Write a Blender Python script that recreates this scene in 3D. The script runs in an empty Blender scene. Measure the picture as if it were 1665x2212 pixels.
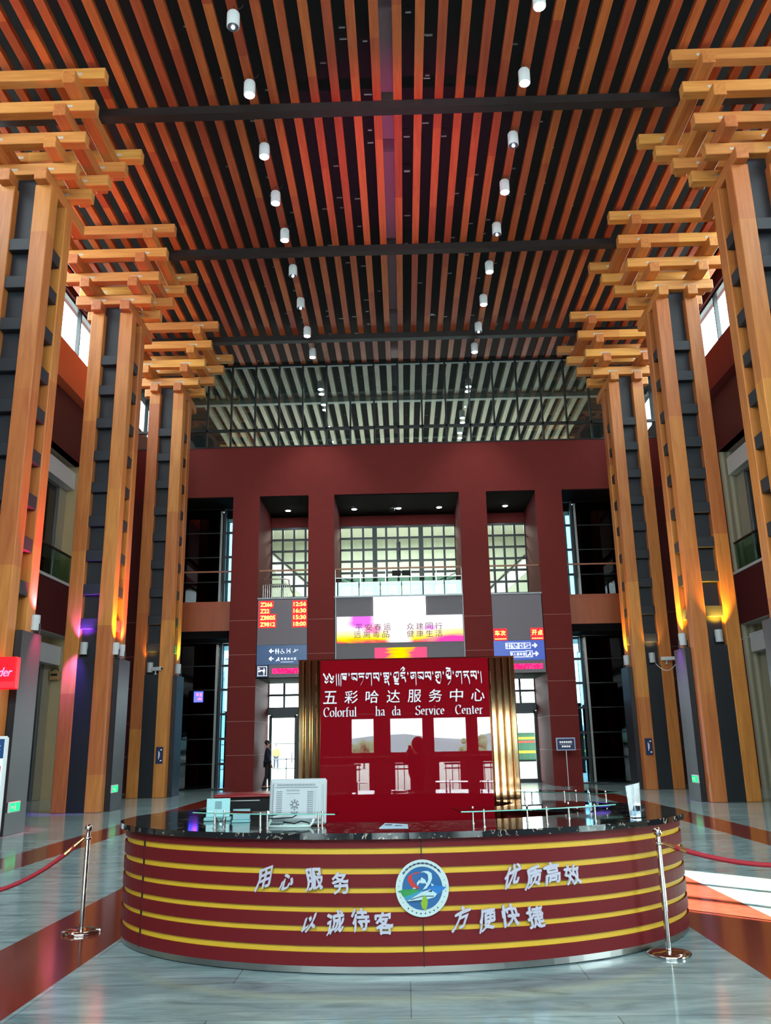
import bpy, bmesh, math, random
from mathutils import Vector, Matrix
random.seed(7)
S = bpy.context.scene
COL = S.collection
PI = math.pi

# ------------------------------------------------------------------ camera
cam_d = bpy.data.cameras.new('camera'); cam = bpy.data.objects.new('camera', cam_d); COL.objects.link(cam)
RIGHT = Vector((0.9995964, 0.0225658, -0.0172574)); UP = Vector((0.0226126, -0.2643126, 0.9641719)); FWD = Vector((-0.0171959, 0.9641730, 0.2647162))
M = Matrix.Identity(4)
for i in range(3):
    M[i][0] = RIGHT[i]; M[i][1] = UP[i]; M[i][2] = -FWD[i]
M[2][3] = 1.62
cam.matrix_world = M
cam_d.sensor_fit = 'VERTICAL'; cam_d.sensor_height = 36.0; cam_d.sensor_width = 36.0
cam_d.lens = 36.0*1814.35/2212.0
cam_d.clip_start = 0.02; cam_d.clip_end = 500
S.camera = cam

# ------------------------------------------------------------------ world, sun, exposure
S.view_settings.view_transform = 'Standard'; S.view_settings.look = 'None'
S.view_settings.exposure = 1.05; S.view_settings.gamma = 1.0
S.view_settings.use_curve_mapping = False
w = bpy.data.worlds.new('world'); S.world = w; w.use_nodes = True
bg = w.node_tree.nodes['Background']
bg.inputs[0].default_value = (0.80, 0.92, 1.0, 1); bg.inputs[1].default_value = 9.5
try:
    w.cycles.sampling_method = 'MANUAL'; w.cycles.sample_map_resolution = 64
except Exception: pass
c = S.cycles
c.max_bounces = 7; c.diffuse_bounces = 4; c.glossy_bounces = 4; c.transmission_bounces = 6; c.transparent_max_bounces = 12
c.caustics_reflective = False; c.caustics_refractive = False
c.sample_clamp_indirect = 6.0; c.use_denoising = True
try: c.use_light_tree = True
except Exception: pass

def sun_lamp():
    # low winter sun reaching in through the right-hand window
    d = bpy.data.lights.new('sun_beam', 'SPOT'); d.energy = 4e6; d.shadow_soft_size = .25; d.color = (1, .93, .82); d.spot_size = .16; d.spot_blend = .1
    o = bpy.data.objects.new('sun_beam', d); COL.objects.link(o)
    v = Vector((-.707, .707, -.374)).normalized()
    o.location = Vector((11.5, 1.7, 2.65))-v*46
    o.rotation_euler = v.to_track_quat('-Z', 'Y').to_euler()
sun_lamp()
def portal(name, loc, direction, sx, sy):
    d = bpy.data.lights.new(name, 'AREA'); d.shape = 'RECTANGLE'; d.size = sx; d.size_y = sy
    d.cycles.is_portal = True
    o = bpy.data.objects.new(name, d); COL.objects.link(o); o.location = loc
    o.rotation_euler = Vector(direction).to_track_quat('-Z', 'Y').to_euler()
for sx in (-1, 1):
    portal('clerestory_daylight', (sx*11.9, 11, 16.25), (-sx, 0, 0), 42, 1.95)
portal('high_window_daylight', (0, -10.3, 11.85), (0, 1, 0), 19, 7.7)
portal('entrance_daylight', (0, -10.3, 1.75), (0, 1, 0), 17, 3.3)
portal('platform_daylight', (0, 35.5, 2.0), (0, -1, 0), 11.5, 4.1)
def area(name, loc, direction, sx, sy, energy, color=(1, 1, 1)):
    d = bpy.data.lights.new(name, 'AREA'); d.shape = 'RECTANGLE'; d.size = sx; d.size_y = sy
    d.energy = energy; d.color = color
    o = bpy.data.objects.new(name, d); COL.objects.link(o); o.location = loc
    o.rotation_euler = Vector(direction).to_track_quat('-Z', 'Y').to_euler(); return o

# ------------------------------------------------------------------ materials
def lin(r, g, b):
    f = lambda v: ((v/255)/12.92 if v/255 <= .04045 else ((v/255+.055)/1.055)**2.4)
    return (f(r), f(g), f(b), 1)
MATS = {}
def mat(name, rgb=None, rough=.5, metal=0, spec=.5, emit=None, es=0, alpha=1, ior=None, coat=0, noise=None, bump=0):
    if name in MATS: return MATS[name]
    m = bpy.data.materials.new(name); m.use_nodes = True; MATS[name] = m
    nt = m.node_tree; p = nt.nodes['Principled BSDF']
    if rgb: p.inputs['Base Color'].default_value = rgb
    p.inputs['Roughness'].default_value = rough; p.inputs['Metallic'].default_value = metal
    p.inputs['Specular IOR Level'].default_value = spec
    if ior: p.inputs['IOR'].default_value = ior
    if coat: p.inputs['Coat Weight'].default_value = coat
    if emit: p.inputs['Emission Color'].default_value = emit; p.inputs['Emission Strength'].default_value = es
    if noise:
        sc, amt = noise
        tc = nt.nodes.new('ShaderNodeTexCoord'); n = nt.nodes.new('ShaderNodeTexNoise'); n.inputs['Scale'].default_value = sc; n.inputs['Detail'].default_value = 5
        nt.links.new(tc.outputs['Object'], n.inputs['Vector'])
        mx = nt.nodes.new('ShaderNodeMixRGB'); mx.inputs[1].default_value = tuple(v*(1-amt) for v in rgb[:3])+(1,); mx.inputs[2].default_value = tuple(min(1, v*(1+amt)) for v in rgb[:3])+(1,)
        nt.links.new(n.outputs['Fac'], mx.inputs[0]); nt.links.new(mx.outputs[0], p.inputs['Base Color'])
    return m
def emis(name, rgb, s):
    if name in MATS: return MATS[name]
    m = bpy.data.materials.new(name); m.use_nodes = True; MATS[name] = m; nt = m.node_tree
    nt.nodes.remove(nt.nodes['Principled BSDF'])
    e = nt.nodes.new('ShaderNodeEmission'); e.inputs[0].default_value = rgb; e.inputs[1].default_value = s
    nt.links.new(e.outputs[0], nt.nodes['Material Output'].inputs[0]); return m
def glass(name, tint=(1, 1, 1, 1), refl=.5, rough=0.0, fac=None):
    m = bpy.data.materials.new(name); m.use_nodes = True; MATS[name] = m; nt = m.node_tree
    nt.nodes.remove(nt.nodes['Principled BSDF'])
    t = nt.nodes.new('ShaderNodeBsdfTransparent'); t.inputs[0].default_value = tint
    g = nt.nodes.new('ShaderNodeBsdfGlossy'); g.inputs['Roughness'].default_value = rough
    mx = nt.nodes.new('ShaderNodeMixShader')
    if fac is None:
        fr = nt.nodes.new('ShaderNodeFresnel')
        ge = nt.nodes.new('ShaderNodeNewGeometry'); mrg = nt.nodes.new('ShaderNodeMapRange'); mrg.inputs[3].default_value = 1.45; mrg.inputs[4].default_value = 1/1.45
        nt.links.new(ge.outputs['Backfacing'], mrg.inputs[0]); nt.links.new(mrg.outputs[0], fr.inputs[0])
        ml = nt.nodes.new('ShaderNodeMath'); ml.operation = 'MULTIPLY'; ml.inputs[1].default_value = refl*2
        ml.use_clamp = True
        nt.links.new(fr.outputs[0], ml.inputs[0]); nt.links.new(ml.outputs[0], mx.inputs[0])
    else: mx.inputs[0].default_value = fac
    nt.links.new(t.outputs[0], mx.inputs[1]); nt.links.new(g.outputs[0], mx.inputs[2])
    nt.links.new(mx.outputs[0], nt.nodes['Material Output'].inputs[0]); return m
def wood(name, axis, dark, light, seg, rough=.42, var=.25):
    m = bpy.data.materials.new(name); m.use_nodes = True; nt = m.node_tree; N = nt.nodes; L = nt.links
    p = N['Principled BSDF']; p.inputs['Roughness'].default_value = rough
    tc = N.new('ShaderNodeTexCoord'); mp = N.new('ShaderNodeMapping')
    sc = [7, 7, 7]; sc[axis] = .55; mp.inputs['Scale'].default_value = sc
    oi = N.new('ShaderNodeObjectInfo')
    L.new(tc.outputs['Object'], mp.inputs['Vector'])
    n = N.new('ShaderNodeTexNoise'); n.noise_dimensions = '4D'; n.inputs['Scale'].default_value = 1.6; n.inputs['Detail'].default_value = 7; n.inputs['Distortion'].default_value = .6
    m10 = N.new('ShaderNodeMath'); m10.operation = 'MULTIPLY'; m10.inputs[1].default_value = 37
    L.new(oi.outputs['Random'], m10.inputs[0]); L.new(m10.outputs[0], n.inputs['W']); L.new(mp.outputs[0], n.inputs['Vector'])
    cr = N.new('ShaderNodeValToRGB'); cr.color_ramp.elements[0].color = dark; cr.color_ramp.elements[1].color = light
    cr.color_ramp.elements[0].position = .22; cr.color_ramp.elements[1].position = .78
    L.new(n.outputs['Fac'], cr.inputs[0])
    sp = N.new('ShaderNodeSeparateXYZ'); L.new(tc.outputs['Object'], sp.inputs[0])
    dv = N.new('ShaderNodeMath'); dv.operation = 'DIVIDE'; dv.inputs[1].default_value = seg; L.new(sp.outputs[axis], dv.inputs[0])
    ad = N.new('ShaderNodeMath'); ad.operation = 'ADD'; L.new(dv.outputs[0], ad.inputs[0]); L.new(m10.outputs[0], ad.inputs[1])
    fl = N.new('ShaderNodeMath'); fl.operation = 'FLOOR'; L.new(ad.outputs[0], fl.inputs[0])
    wn = N.new('ShaderNodeTexWhiteNoise'); wn.noise_dimensions = '2D'
    cb = N.new('ShaderNodeCombineXYZ'); L.new(fl.outputs[0], cb.inputs[0]); L.new(m10.outputs[0], cb.inputs[1]); L.new(cb.outputs[0], wn.inputs['Vector'])
    hs = N.new('ShaderNodeHueSaturation'); L.new(cr.outputs[0], hs.inputs['Color'])
    mr = N.new('ShaderNodeMapRange'); mr.inputs[3].default_value = 1-var; mr.inputs[4].default_value = 1+var; L.new(wn.outputs['Value'], mr.inputs[0]); L.new(mr.outputs[0], hs.inputs['Value'])
    mh = N.new('ShaderNodeMapRange'); mh.inputs[3].default_value = .488; mh.inputs[4].default_value = .506; L.new(wn.outputs['Value'], mh.inputs[0]); L.new(mh.outputs[0], hs.inputs['Hue'])
    L.new(hs.outputs[0], p.inputs['Base Color'])
    MATS[name] = m; return m
WZ = wood('timber_upright', 2, lin(178, 102, 44), lin(218, 144, 72), 3.9, var=.15)
WX = wood('timber_across', 0, lin(190, 122, 56), lin(228, 166, 88), 9, var=.12)
WY = wood('timber_lengthways', 1, lin(172, 100, 48), lin(216, 142, 76), 9, var=.12)
WS = wood('slat_stain', 1, lin(170, 74, 36), lin(208, 110, 58), 3.3, var=.22)
WG = wood('reflection_slat_grey', 1, lin(158, 146, 122), lin(190, 178, 152), 3.3, var=.12)
TERRA = wood('terracotta_panel', 2, lin(150, 70, 34), lin(172, 86, 42), 1.0, var=.05)
CORE = mat('charcoal_core', lin(34, 39, 47), .5, noise=(3, .15))
CLAD = mat('charcoal_cladding', lin(22, 26, 34), .4, noise=(1.5, .15))
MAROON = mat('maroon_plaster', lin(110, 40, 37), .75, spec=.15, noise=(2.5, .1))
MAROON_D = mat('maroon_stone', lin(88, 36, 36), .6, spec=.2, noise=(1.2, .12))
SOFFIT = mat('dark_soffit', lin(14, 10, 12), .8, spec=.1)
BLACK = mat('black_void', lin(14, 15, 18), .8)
STEEL_D = mat('dark_steel', lin(48, 42, 42), .45, .3)
FRAME = mat('dark_frame', lin(26, 30, 32), .35)
BEIGE = mat('beige_panel', lin(196, 178, 138), .6, noise=(2, .05))
WHITE = mat('white_paint', lin(215, 220, 222), .45)
PALE = mat('pale_wall', lin(205, 205, 195), .7)
CHROME = mat('polished_steel', lin(205, 200, 195), .12, 1)
BRUSH = mat('brushed_steel', lin(165, 165, 160), .3, 1)
GOLD = mat('gold_mirror', lin(222, 178, 136), .08, 1)
GREYM = mat('grey_metal', lin(128, 130, 132), .4, .6)
GLASSC = glass('clear_glass', (.93, .97, .95, 1), .5)
GLASSG = glass('green_glass', (.62, .80, .72, 1), .6)
GLASSF = glass('facade_glass', (.58, .68, .68, 1), 2.2)
GLASSD = glass('dark_glass', (.10, .13, .15, 1), .8)
SHELF = glass('shelf_glass', (.72, .90, .86, 1), .9)
EDGEG = mat('glass_edge', lin(120, 190, 175), .2, emit=None)
LAMPON = emis('lamp_lit', (.86, .90, 1, 1), 30)
DISC = emis('disc_lit', (1, .97, .9, 1), 12)

def floor_mat():
    m = bpy.data.materials.new('granite_tile'); m.use_nodes = True; nt = m.node_tree; N = nt.nodes; L = nt.links
    p = N['Principled BSDF']; p.inputs['Roughness'].default_value = .13; p.inputs['IOR'].default_value = 1.55
    tc = N.new('ShaderNodeTexCoord')
    br = N.new('ShaderNodeTexBrick'); br.offset = 0.5; br.inputs['Scale'].default_value = 1
    br.inputs['Brick Width'].default_value = 2.5; br.inputs['Row Height'].default_value = .82; br.inputs['Mortar Size'].default_value = .004
    br.inputs['Color1'].default_value = (.0, .0, .0, 1); br.inputs['Color2'].default_value = (1, 1, 1, 1); br.inputs['Mortar'].default_value = (.5, .5, .5, 1)
    L.new(tc.outputs['Object'], br.inputs['Vector'])
    mp = N.new('ShaderNodeMapping'); mp.inputs['Scale'].default_value = (.5, 2.2, 1); L.new(tc.outputs['Object'], mp.inputs['Vector'])
    n = N.new('ShaderNodeTexNoise'); n.inputs['Scale'].default_value = 2.2; n.inputs['Detail'].default_value = 9; n.inputs['Roughness'].default_value = .62; n.inputs['Distortion'].default_value = 1.2
    L.new(mp.outputs[0], n.inputs['Vector'])
    cr = N.new('ShaderNodeValToRGB'); e = cr.color_ramp.elements
    e[0].position = .3; e[0].color = lin(104, 136, 142); e[1].position = .72; e[1].color = lin(176, 208, 210)
    L.new(n.outputs['Fac'], cr.inputs[0])
    mx = N.new('ShaderNodeMixRGB'); mx.blend_type = 'MULTIPLY'; mx.inputs[0].default_value = 1
    mr = N.new('ShaderNodeMixRGB'); mr.inputs[1].default_value = (.74, .75, .77, 1); mr.inputs[2].default_value = (1, 1, 1, 1)
    L.new(br.outputs['Color'], mr.inputs[0]); L.new(cr.outputs[0], mx.inputs[1]); L.new(mr.outputs[0], mx.inputs[2])
    m2 = N.new('ShaderNodeMixRGB'); m2.blend_type = 'MULTIPLY'; m2.inputs[2].default_value = (.45, .45, .45, 1)
    L.new(br.outputs['Fac'], m2.inputs[0]); L.new(mx.outputs[0], m2.inputs[1])
    L.new(m2.outputs[0], p.inputs['Base Color']); return m
FLOOR = floor_mat()
REDG = mat('red_granite', lin(120, 50, 38), .12, ior=1.55, noise=(9, .35))
def marble_mat():
    m = bpy.data.materials.new('black_marble'); m.use_nodes = True; nt = m.node_tree; N = nt.nodes; L = nt.links
    p = N['Principled BSDF']; p.inputs['Roughness'].default_value = .06
    tc = N.new('ShaderNodeTexCoord'); n = N.new('ShaderNodeTexNoise'); n.inputs['Scale'].default_value = 9; n.inputs['Detail'].default_value = 6; n.inputs['Distortion'].default_value = 2.2
    L.new(tc.outputs['Object'], n.inputs['Vector'])
    cr = N.new('ShaderNodeValToRGB'); e = cr.color_ramp.elements
    e[0].position = .0; e[0].color = lin(22, 24, 28); e[1].position = 1; e[1].color = lin(22, 24, 28)
    for pos, col in ((.60, lin(26, 27, 30)), (.625, lin(215, 200, 180)), (.635, lin(60, 50, 44)), (.66, lin(24, 26, 30))):
        k = e.new(pos); k.color = col
    L.new(n.outputs['Fac'], cr.inputs[0]); L.new(cr.outputs[0], p.inputs['Base Color']); return m
MARBLE = marble_mat()
def rib_mat(name, col, sc):
    m = bpy.data.materials.new(name); m.use_nodes = True; nt = m.node_tree; N = nt.nodes; L = nt.links
    p = N['Principled BSDF']; p.inputs['Base Color'].default_value = col; p.inputs['Roughness'].default_value = .55
    tc = N.new('ShaderNodeTexCoord'); wv = N.new('ShaderNodeTexWave'); wv.inputs['Scale'].default_value = sc; wv.bands_direction = 'DIAGONAL'
    mp = N.new('ShaderNodeMapping'); mp.inputs['Scale'].default_value = (1, 1, 0); L.new(tc.outputs['Object'], mp.inputs['Vector']); L.new(mp.outputs[0], wv.inputs['Vector'])
    b = N.new('ShaderNodeBump'); b.inputs['Distance'].default_value = .03; L.new(wv.outputs['Fac'], b.inputs['Height']); L.new(b.outputs[0], p.inputs['Normal'])
    mx = N.new('ShaderNodeMixRGB'); mx.inputs[1].default_value = tuple(v*.6 for v in col[:3])+(1,); mx.inputs[2].default_value = col
    L.new(wv.outputs['Fac'], mx.inputs[0]); L.new(mx.outputs[0], p.inputs['Base Color']); return m
RIB = rib_mat('ribbed_panel', lin(188, 184, 158), 2.6)

# ------------------------------------------------------------------ mesh helpers
class MB:
    def __init__(s): s.v = []; s.f = []; s.smooth = set()
    def add(s, vs, fs, smooth=False):
        o = len(s.v); s.v += [tuple(v) for v in vs]
        for f in fs:
            if smooth: s.smooth.add(len(s.f))
            s.f.append(tuple(i+o for i in f))
        return s
    def box(s, x0, x1, y0, y1, z0, z1):
        x0, x1 = sorted((x0, x1)); y0, y1 = sorted((y0, y1)); z0, z1 = sorted((z0, z1))
        return s.add([(x0,y0,z0),(x1,y0,z0),(x1,y1,z0),(x0,y1,z0),(x0,y0,z1),(x1,y0,z1),(x1,y1,z1),(x0,y1,z1)],
            [(0,3,2,1),(4,5,6,7),(0,1,5,4),(1,2,6,5),(2,3,7,6),(3,0,4,7)])
    def bbox(s, x0, x1, y0, y1, z0, z1, b=.012):
        # box with chamfered edges
        x0, x1 = sorted((x0, x1)); y0, y1 = sorted((y0, y1)); z0, z1 = sorted((z0, z1))
        bm = bmesh.new(); bmesh.ops.create_cube(bm, size=1)
        for v in bm.verts: v.co = Vector(((x0+x1)/2+v.co.x*(x1-x0), (y0+y1)/2+v.co.y*(y1-y0), (z0+z1)/2+v.co.z*(z1-z0)))
        bmesh.ops.bevel(bm, geom=list(bm.edges), offset=b, segments=1, affect='EDGES')
        s.bm(bm); return s
    def bm(s, bm, mtx=None, smooth=False):
        bm.verts.index_update()
        s.add([(mtx @ v.co if mtx else v.co) for v in bm.verts], [[v.index for v in f.verts] for f in bm.faces], smooth); bm.free()
    def cyl(s, p0, p1, r, n=12, r1=None, caps=True, smooth=True):
        p0 = Vector(p0); p1 = Vector(p1); r1 = r if r1 is None else r1
        d = (p1-p0).normalized(); a = d.orthogonal().normalized(); b = d.cross(a)
        vs = []
        for p, rr in ((p0, r), (p1, r1)):
            for i in range(n):
                t = 2*PI*i/n; vs.append(p+a*math.cos(t)*rr+b*math.sin(t)*rr)
        s.add(vs, [(i, (i+1) % n, n+(i+1) % n, n+i) for i in range(n)], smooth)
        if caps: s.add(vs[:n], [tuple(range(n))[::-1]]); s.add(vs[n:], [tuple(range(n))])
        return s
    def lathe(s, c, prof, n=24):
        vs = []; c = Vector(c)
        for r, z in prof:
            for i in range(n):
                t = 2*PI*i/n; vs.append(c+Vector((r*math.cos(t), r*math.sin(t), z)))
        k = len(prof)
        s.add(vs, [(j*n+i, j*n+(i+1) % n, (j+1)*n+(i+1) % n, (j+1)*n+i) for j in range(k-1) for i in range(n)], True)
        s.add(vs[:n], [tuple(range(n))[::-1]]); s.add(vs[-n:], [tuple(range(n))]); return s
    def tube(s, pts, r, n=8):
        pts = [Vector(p) for p in pts]; rings = []
        up = Vector((0, 0, 1))
        for i, p in enumerate(pts):
            d = (pts[min(i+1, len(pts)-1)]-pts[max(i-1, 0)]).normalized()
            a = d.cross(up); a = a.normalized() if a.length > 1e-4 else d.orthogonal().normalized(); b = a.cross(d)
            rr = r[i] if isinstance(r, (list, tuple)) else r
            rings.append([p+a*math.cos(2*PI*k/n)*rr+b*math.sin(2*PI*k/n)*rr for k in range(n)])
        vs = [v for q in rings for v in q]
        s.add(vs, [(j*n+i, j*n+(i+1) % n, (j+1)*n+(i+1) % n, (j+1)*n+i) for j in range(len(pts)-1) for i in range(n)], True)
        s.add(rings[0], [tuple(range(n))[::-1]]); s.add(rings[-1], [tuple(range(n))]); return s
    def sphere(s, c, r, sc=(1, 1, 1), u=16, v=10):
        bm = bmesh.new(); bmesh.ops.create_uvsphere(bm, u_segments=u, v_segments=v, radius=r)
        s.bm(bm, Matrix.Translation(c) @ Matrix.Diagonal((*sc, 1)), True); return s
    def poly(s, pts, fn, t):
        # polygon outline (2D) thickened: fn(x, y, d) -> 3D, d in 0..t
        n = len(pts)
        a = [fn(x, y, 0) for x, y in pts]; b = [fn(x, y, t) for x, y in pts]
        s.add(a+b, [tuple(range(n)), tuple(range(2*n-1, n-1, -1))]+[(i, n+i, n+(i+1) % n, (i+1) % n) for i in range(n)]); return s
    def nib(s, pts, nv, fn, t):
        # broad-nib pen stroke along 2D pts with nib half-vector nv, thickened
        nx, ny = nv
        for (x0, y0), (x1, y1) in zip(pts[:-1], pts[1:]):
            q = [(x0-nx, y0-ny), (x1-nx, y1-ny), (x1+nx, y1+ny), (x0+nx, y0+ny)]
            s.poly(q, fn, t)
        return s
    def mesh(s, name):
        me = bpy.data.meshes.new(name); me.from_pydata(s.v, [], s.f); me.update()
        if s.smooth:
            for i in s.smooth: me.polygons[i].use_smooth = True
        return me

def props(o, label=None, cat=None, group=None, kind=None):
    if label: o['label'] = label
    if cat: o['category'] = cat
    if group: o['group'] = group
    if kind: o['kind'] = kind
    return o
def obj(name, mb, m, parent=None, label=None, fixn=False):
    me = mb.mesh(name) if isinstance(mb, MB) else mb
    if fixn:
        b = bmesh.new(); b.from_mesh(me); bmesh.ops.recalc_face_normals(b, faces=b.faces); b.to_mesh(me); b.free()
    me.materials.clear(); me.materials.append(m)
    o = bpy.data.objects.new(name, me); COL.objects.link(o)
    if parent: o.parent = parent
    if label: o['label'] = label
    return o
def thing(name, label, cat, loc=(0, 0, 0), rz=0, group=None):
    o = bpy.data.objects.new(name, None); COL.objects.link(o); o.location = loc; o.rotation_euler = (0, 0, rz); o.empty_display_size = .1
    return props(o, label, cat, group)
def solo(name, mb, m, label, cat, group=None, loc=None):
    o = obj(name, mb, m)
    if loc: o.location = loc
    return props(o, label, cat, group)
def struct(name, mb, m, parent=None):
    o = obj(name, mb, m, parent)
    if not parent: o['kind'] = 'structure'
    return o
def dup(root, loc, label=None, group=None):
    r = root.copy(); COL.objects.link(r); r.location = loc
    if label: r['label'] = label
    if group: r['group'] = group
    for ch in list(root.children):
        q = ch.copy(); COL.objects.link(q); q.parent = r
        for g in list(ch.children):
            d = g.copy(); COL.objects.link(d); d.parent = q
    return r
_txt = {}
def text_geo(st, size=1.0, shear=0, off=0):
    k = (st, shear, off)
    if k not in _txt:
        cu = bpy.data.curves.new('t', 'FONT'); cu.body = st; cu.size = 1; cu.extrude = 0.0; cu.shear = shear; cu.offset = off
        cu.resolution_u = 3
        o = bpy.data.objects.new('t', cu); COL.objects.link(o)
        dg = bpy.context.evaluated_depsgraph_get(); me = bpy.data.meshes.new_from_object(o.evaluated_get(dg))
        vs = [tuple(v.co) for v in me.vertices]; fs = [tuple(p.vertices) for p in me.polygons]
        bpy.data.objects.remove(o); bpy.data.curves.remove(cu); bpy.data.meshes.remove(me)
        _txt[k] = (vs, fs)
    vs, fs = _txt[k]
    return [(x*size, y*size) for x, y, z in vs], fs
def add_text(mb, st, fn, x, y, w=None, h=None, shear=0, t=.01, off=0):
    # places text so that its ink box starts at (x, y) lower left with width w and height h (fn maps 2D+depth to 3D)
    vs, fs = text_geo(st, 1, shear, off)
    if not vs: return
    x0 = min(v[0] for v in vs); x1 = max(v[0] for v in vs); y0 = min(v[1] for v in vs); y1 = max(v[1] for v in vs)
    sy = h/(y1-y0) if h else w/(x1-x0)
    sx = w/(x1-x0) if w else sy
    P = [(x+(a-x0)*sx, y+(b-y0)*sy) for a, b in vs]
    n = len(P)
    e = {}
    for f in fs:
        for i in range(len(f)):
            a, b = f[i], f[(i+1) % len(f)]
            e[(a, b)] = 1
    side = [(a, b) for (a, b) in e if (b, a) not in e]
    mb.add([fn(a, b, t) for a, b in P]+[fn(a, b, 0) for a, b in P], [tuple(f) for f in fs]+[(b, a, n+a, n+b) for a, b in side])
def front(Y):
    return lambda x, y, d: (x, Y-d, y)

# ================================================================== STRUCTURE
HX = -.08                      # hall centre line
ZC = 16.85                     # underside of ceiling slats
# floor with red granite bands
fl = MB()
xs = [-13.7, -6.25, -5.5, -3.42, -2.54, 2.48, 3.36, 5.55, 6.36, 13.7]
for a, b in ((-13.7, -6.25), (-5.5, -3.42), (-2.54, 2.48), (3.36, 5.55), (6.36, 13.7)):
    fl.box(a, b, -10.4, 35.3, -.1, 0)
struct('floor', fl, FLOOR)
for i, (a, b) in enumerate(((-6.25, -5.5), (-3.42, -2.54), (2.48, 3.36), (5.55, 6.36))):
    struct('trim_%d' % (i+1), MB().box(a, b, -10.4, 35.3, -.1, 0), REDG)
struct('ground', MB().box(-60, 60, -60, 120, -.35, -.12), mat('pale_paving', lin(190, 188, 180), .8))
# ceiling void
struct('ceiling', MB().box(-12.2, 12.2, -10.6, 60, 18.0, 18.3), BLACK)
# upper hall behind the glazing
struct('ceiling_beyond_slab', MB().box(-11.5, 11.5, 32.3, 60, 12.6, 12.85), PALE)

# ---- facade wall (Y = 32)
F = 32.0
piers = [(-11.5, -9.2), (-6.62, -5.57), (-3.62, -2.6), (2.35, 3.42), (5.36, 6.41), (9.0, 11.5)]
fw = MB()
fw.box(-11.5, 11.5, F, 35.2, 11.17, 13.24)
struct('wall_front', fw, MAROON)
for i, (a, b) in enumerate(piers):
    pb = MB()
    zs = [0, 1.27, 2.48, 3.74, 4.93, 6.23, 11.17]
    for k in range(6):
        g = .016 if k < 5 else 0
        pb.box(a, b, F, 35.19, zs[k], zs[k+1]-g)
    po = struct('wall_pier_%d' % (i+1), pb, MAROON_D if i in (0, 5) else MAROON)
    obj('stone_joint', MB().box(a+.004, b-.004, F+.004, 35.18, 0, 11.1), mat('joint_line', lin(168, 128, 122), .8), po)
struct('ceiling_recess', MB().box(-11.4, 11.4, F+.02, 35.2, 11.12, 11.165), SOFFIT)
# mid floor band behind the signs, one per bay
bays = [(-9.2, -6.62), (-5.57, -3.62), (-2.6, 2.35), (3.42, 5.36), (6.41, 9.0)]
for i in (1, 2, 3):
    a, b = bays[i]
    struct('wall_bay_%d' % i, MB().box(a, b, F+.18, 35.2, 4.1, 7.03), mat('grey_board', lin(112, 104, 112), .5))
    struct('trim_%d' % (10+i), MB().box(a, b, F+.02, F+.24, 7.03, 7.09), GREYM)
for i in (0, 4):
    a, b = bays[i]
    struct('wall_terracotta_%d' % (1 if i == 0 else 2), MB().box(a, b, F+.3, 35.0, 5.88, 7.02), TERRA)
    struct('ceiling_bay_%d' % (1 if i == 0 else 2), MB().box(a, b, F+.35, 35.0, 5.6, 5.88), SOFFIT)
# ---- back windows (upper, Y = 35.2)
BW = 35.2
def grid_window(name, x0, x1, z0, z1, cols, rows, thick=(), y=BW, bar=.045, gl=GLASSC):
    g = MB()
    for k in range(cols+1):
        x = x0+(x1-x0)*k/cols; wdt = .10 if k in thick else bar
        g.box(x-wdt, x+wdt, y-.05, y+.07, z0, z1)
    for k in range(rows+1):
        z = z0+(z1-z0)*k/rows; g.box(x0, x1, y-.04, y+.06, z-bar, z+bar)
    o = struct(name, g, FRAME)
    pn = obj('window_pane', MB().box(x0, x1, y, y+.015, z0, z1), gl, o)
    return o
grid_window('window_1', -5.56, -3.6, 7.1, 10.62, 4, 7)
grid_window('window_2', -2.6, 2.36, 7.1, 10.62, 10, 7, thick=(3, 7))
grid_window('window_3', 3.5, 5.36, 7.1, 10.62, 4, 7)
tw = MB()
for a, b in bays[1:4]: tw.box(a, b, BW-.02, BW+.15, 10.62, 11.17)
struct('wall_lintel_upper', tw, MAROON)
# ---- end bays: curtain wall of dark glass with a bright strip by the pier
def end_bay(i, a, b, inner):
    y = 33.6; s = 1 if inner > 0 else -1
    fr = MB()
    xin = b if s > 0 else a; xout = a if s > 0 else b
    xm = xin-s*.62
    for z0, z1, rows in ((0, 5.6, 6), (7.02, 11.12, 4)):
        for k in range(rows+1):
            z = z0+(z1-z0)*k/rows; fr.box(min(xin, xm), max(xin, xm), y-.04, y+.06, z-.045, z+.045); fr.box(min(xout, xm), max(xout, xm), y-.005, y+.06, z-.02, z+.02)
        fr.box(xm-.05, xm+.05, y-.08, y+.06, z0, z1); fr.box(xout-.05, xout+.05, y-.05, y+.06, z0, z1)
    o = struct('window_%d' % i, fr, FRAME)
    obj('silver_mullion', MB().box(xm-s*.10, xm-s*.18, y-.12, y-.02, .05, 5.5).box(xm-s*.10, xm-s*.18, y-.12, y-.02, 7.1, 11.0), BRUSH, o)
    obj('dark_pane', MB().box(xout, xm, y, y+.02, .05, 5.55).box(xout, xm, y, y+.02, 7.05, 11.1), GLASSD, o)
    obj('clear_pane', MB().box(xm, xin, y, y+.02, .05, 5.55).box(xm, xin, y, y+.02, 7.05, 11.1), glass('blue_glass_%d' % i, (.26, .42, .50, 1), .5), o)
    struct('wall_back_bay_%d' % i, MB().box(xout, xm-s*.2, 34.9, 35.1, 0, 11.1), BLACK)
end_bay(4, *bays[0], 1); end_bay(5, *bays[4], -1)
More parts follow.
